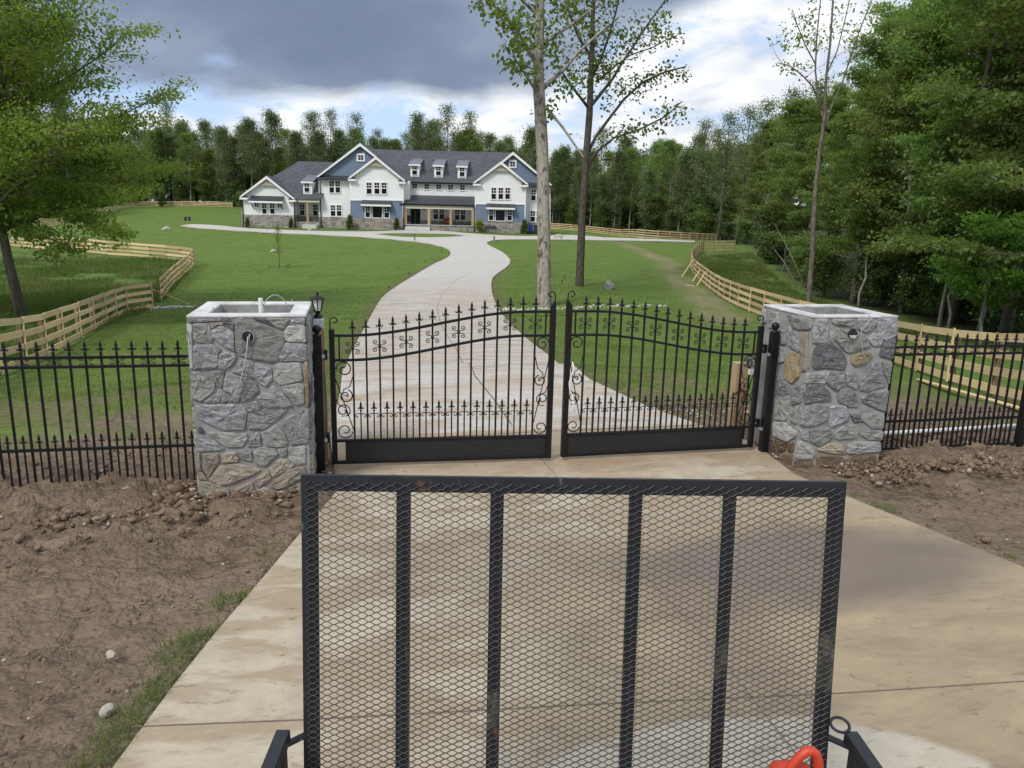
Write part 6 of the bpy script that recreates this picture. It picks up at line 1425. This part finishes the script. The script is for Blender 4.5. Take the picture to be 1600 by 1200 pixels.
def blades(name, x, y, hh, w, material, seed, lean=.5, z0=0.0):
    g = np.random.default_rng(seed); n = len(x); z = H(x, y)+z0; a = g.uniform(0, 6.283, n); la = g.uniform(0, 6.283, n); h = hh*g.uniform(.5, 1.3, n); l = h*lean*g.uniform(.2, 1.2, n)
    dx, dy = np.cos(a)*w, np.sin(a)*w; mx, my = np.cos(la)*l, np.sin(la)*l
    p = np.stack([x, y, z-.02], 1); q = np.stack([dx, dy, np.zeros(n)], 1)
    m_ = p+np.stack([mx*.35, my*.35, h*.62], 1); t = p+np.stack([mx, my, h], 1)
    V = np.stack([p-q, p+q, m_+q*.75, t, m_-q*.75], 1).reshape(-1, 3); i = np.arange(n)*5
    Q = np.concatenate([np.stack([i, i+1, i+2, i+4], 1), np.stack([i+4, i+2, i+3, i+3], 1)])
    # the tip is a triangle: build tris
    T3 = np.concatenate([np.stack([i, i+1, i+2], 1), np.stack([i, i+2, i+4], 1), np.stack([i+4, i+2, i+3], 1)])
    inst(name, np_mesh(name, V, T3, material), kind='stuff')
g = np.random.default_rng(5)
# edge tufts along the left side of the apron
ex, ey = [], []
for (u, v), k, w in [((150,1195),500,.10),((185,1150),420,.09),((210,1120),420,.08),((240,1085),300,.07),((262,1060),300,.07),((280,1030),420,.10),((300,1003),420,.11),((318,990),260,.07),((358,935),300,.08),((378,928),120,.05),((415,865),90,.06),((430,850),60,.05)]:
    p = Z0(u, v); ex.append(p[0]+g.normal(size=k)*w); ey.append(p[1]+g.normal(size=k)*w)
for (u, v), k, w in [((1375,790),260,.09),((1390,798),160,.06),((1340,772),60,.05),((1580,868),60,.05)]:
    p = Z0(u, v); ex.append(p[0]+g.normal(size=k)*w); ey.append(p[1]+g.normal(size=k)*w*.5)
ex = np.concatenate(ex); ey = np.concatenate(ey); k = ~on_paving(ex, ey) & (g.random(len(ex)) < .62); blades('edge_grass', ex[k], ey[k], .075, .0028, BLADE, 3, 1.0)
# lawn behind the iron fence
n = 170000; rr = g.uniform(0, 1, n)**1.0*24; x = g.uniform(-1, 1, n)*(5+rr*.75)-.0+rr*.12; y = 1.3+rr
k = ~on_paving(x, y) & (y > 1.9+2.2*(fbm(x*.7, y*.7, 4, 3)-.5)+g.normal(size=n)*.35) & (fbm(x*1.3, y*1.3, 4, 5)*(1-sstep(y, 3, 7)) < .50)
blades('lawn_grass', x[k], y[k], .055+.0, .005, BLADE, 4, .7)
def in_poly(poly, n, seed):
    P = np.array(poly); lo, hi = P.min(0), P.max(0); g = np.random.default_rng(seed); x = g.uniform(lo[0], hi[0], n); y = g.uniform(lo[1], hi[1], n); k = inside(poly, x, y); return x[k], y[k]
n = 90000; rr = 24+g.uniform(0, 1, n)**1.4*34; x = g.uniform(-1, 1, n)*(8+rr*.62)+rr*.14; y = 1.3+rr
k = ~on_paving(x, y) & ~inside(FOREST, x, y) & ~inside(MEADOW, x, y) & (dist_line(TRACK, x, y) > .9+g.random(n)*1.5) & (fbm(x*.6, y*.6, 4, 81) > .36)
blades('lawn_grass', x[k], y[k], .075, .013, BLADE, 14, .8)
x, y = in_poly([p for p in MEADOW if abs(p[0]) < 90]+[], 260000, 8); d = np.hypot(x-CAM[0], y-CAM[1]); k = (d < 75) & (fbm(x*.35, y*.35, 4, 71) > .40); x, y = x[k][:70000], y[k][:70000]; blades('meadow_grass', x, y, .34, .016, BLADE_M, 9, .6)
x, y = in_poly(MEADOW_R, 160000, 10); k = (fbm(x*.35, y*.35, 4, 72) > .38); x, y = x[k][:60000], y[k][:60000]; blades('meadow_grass', x, y, .30, .016, BLADE_M, 11, .6)
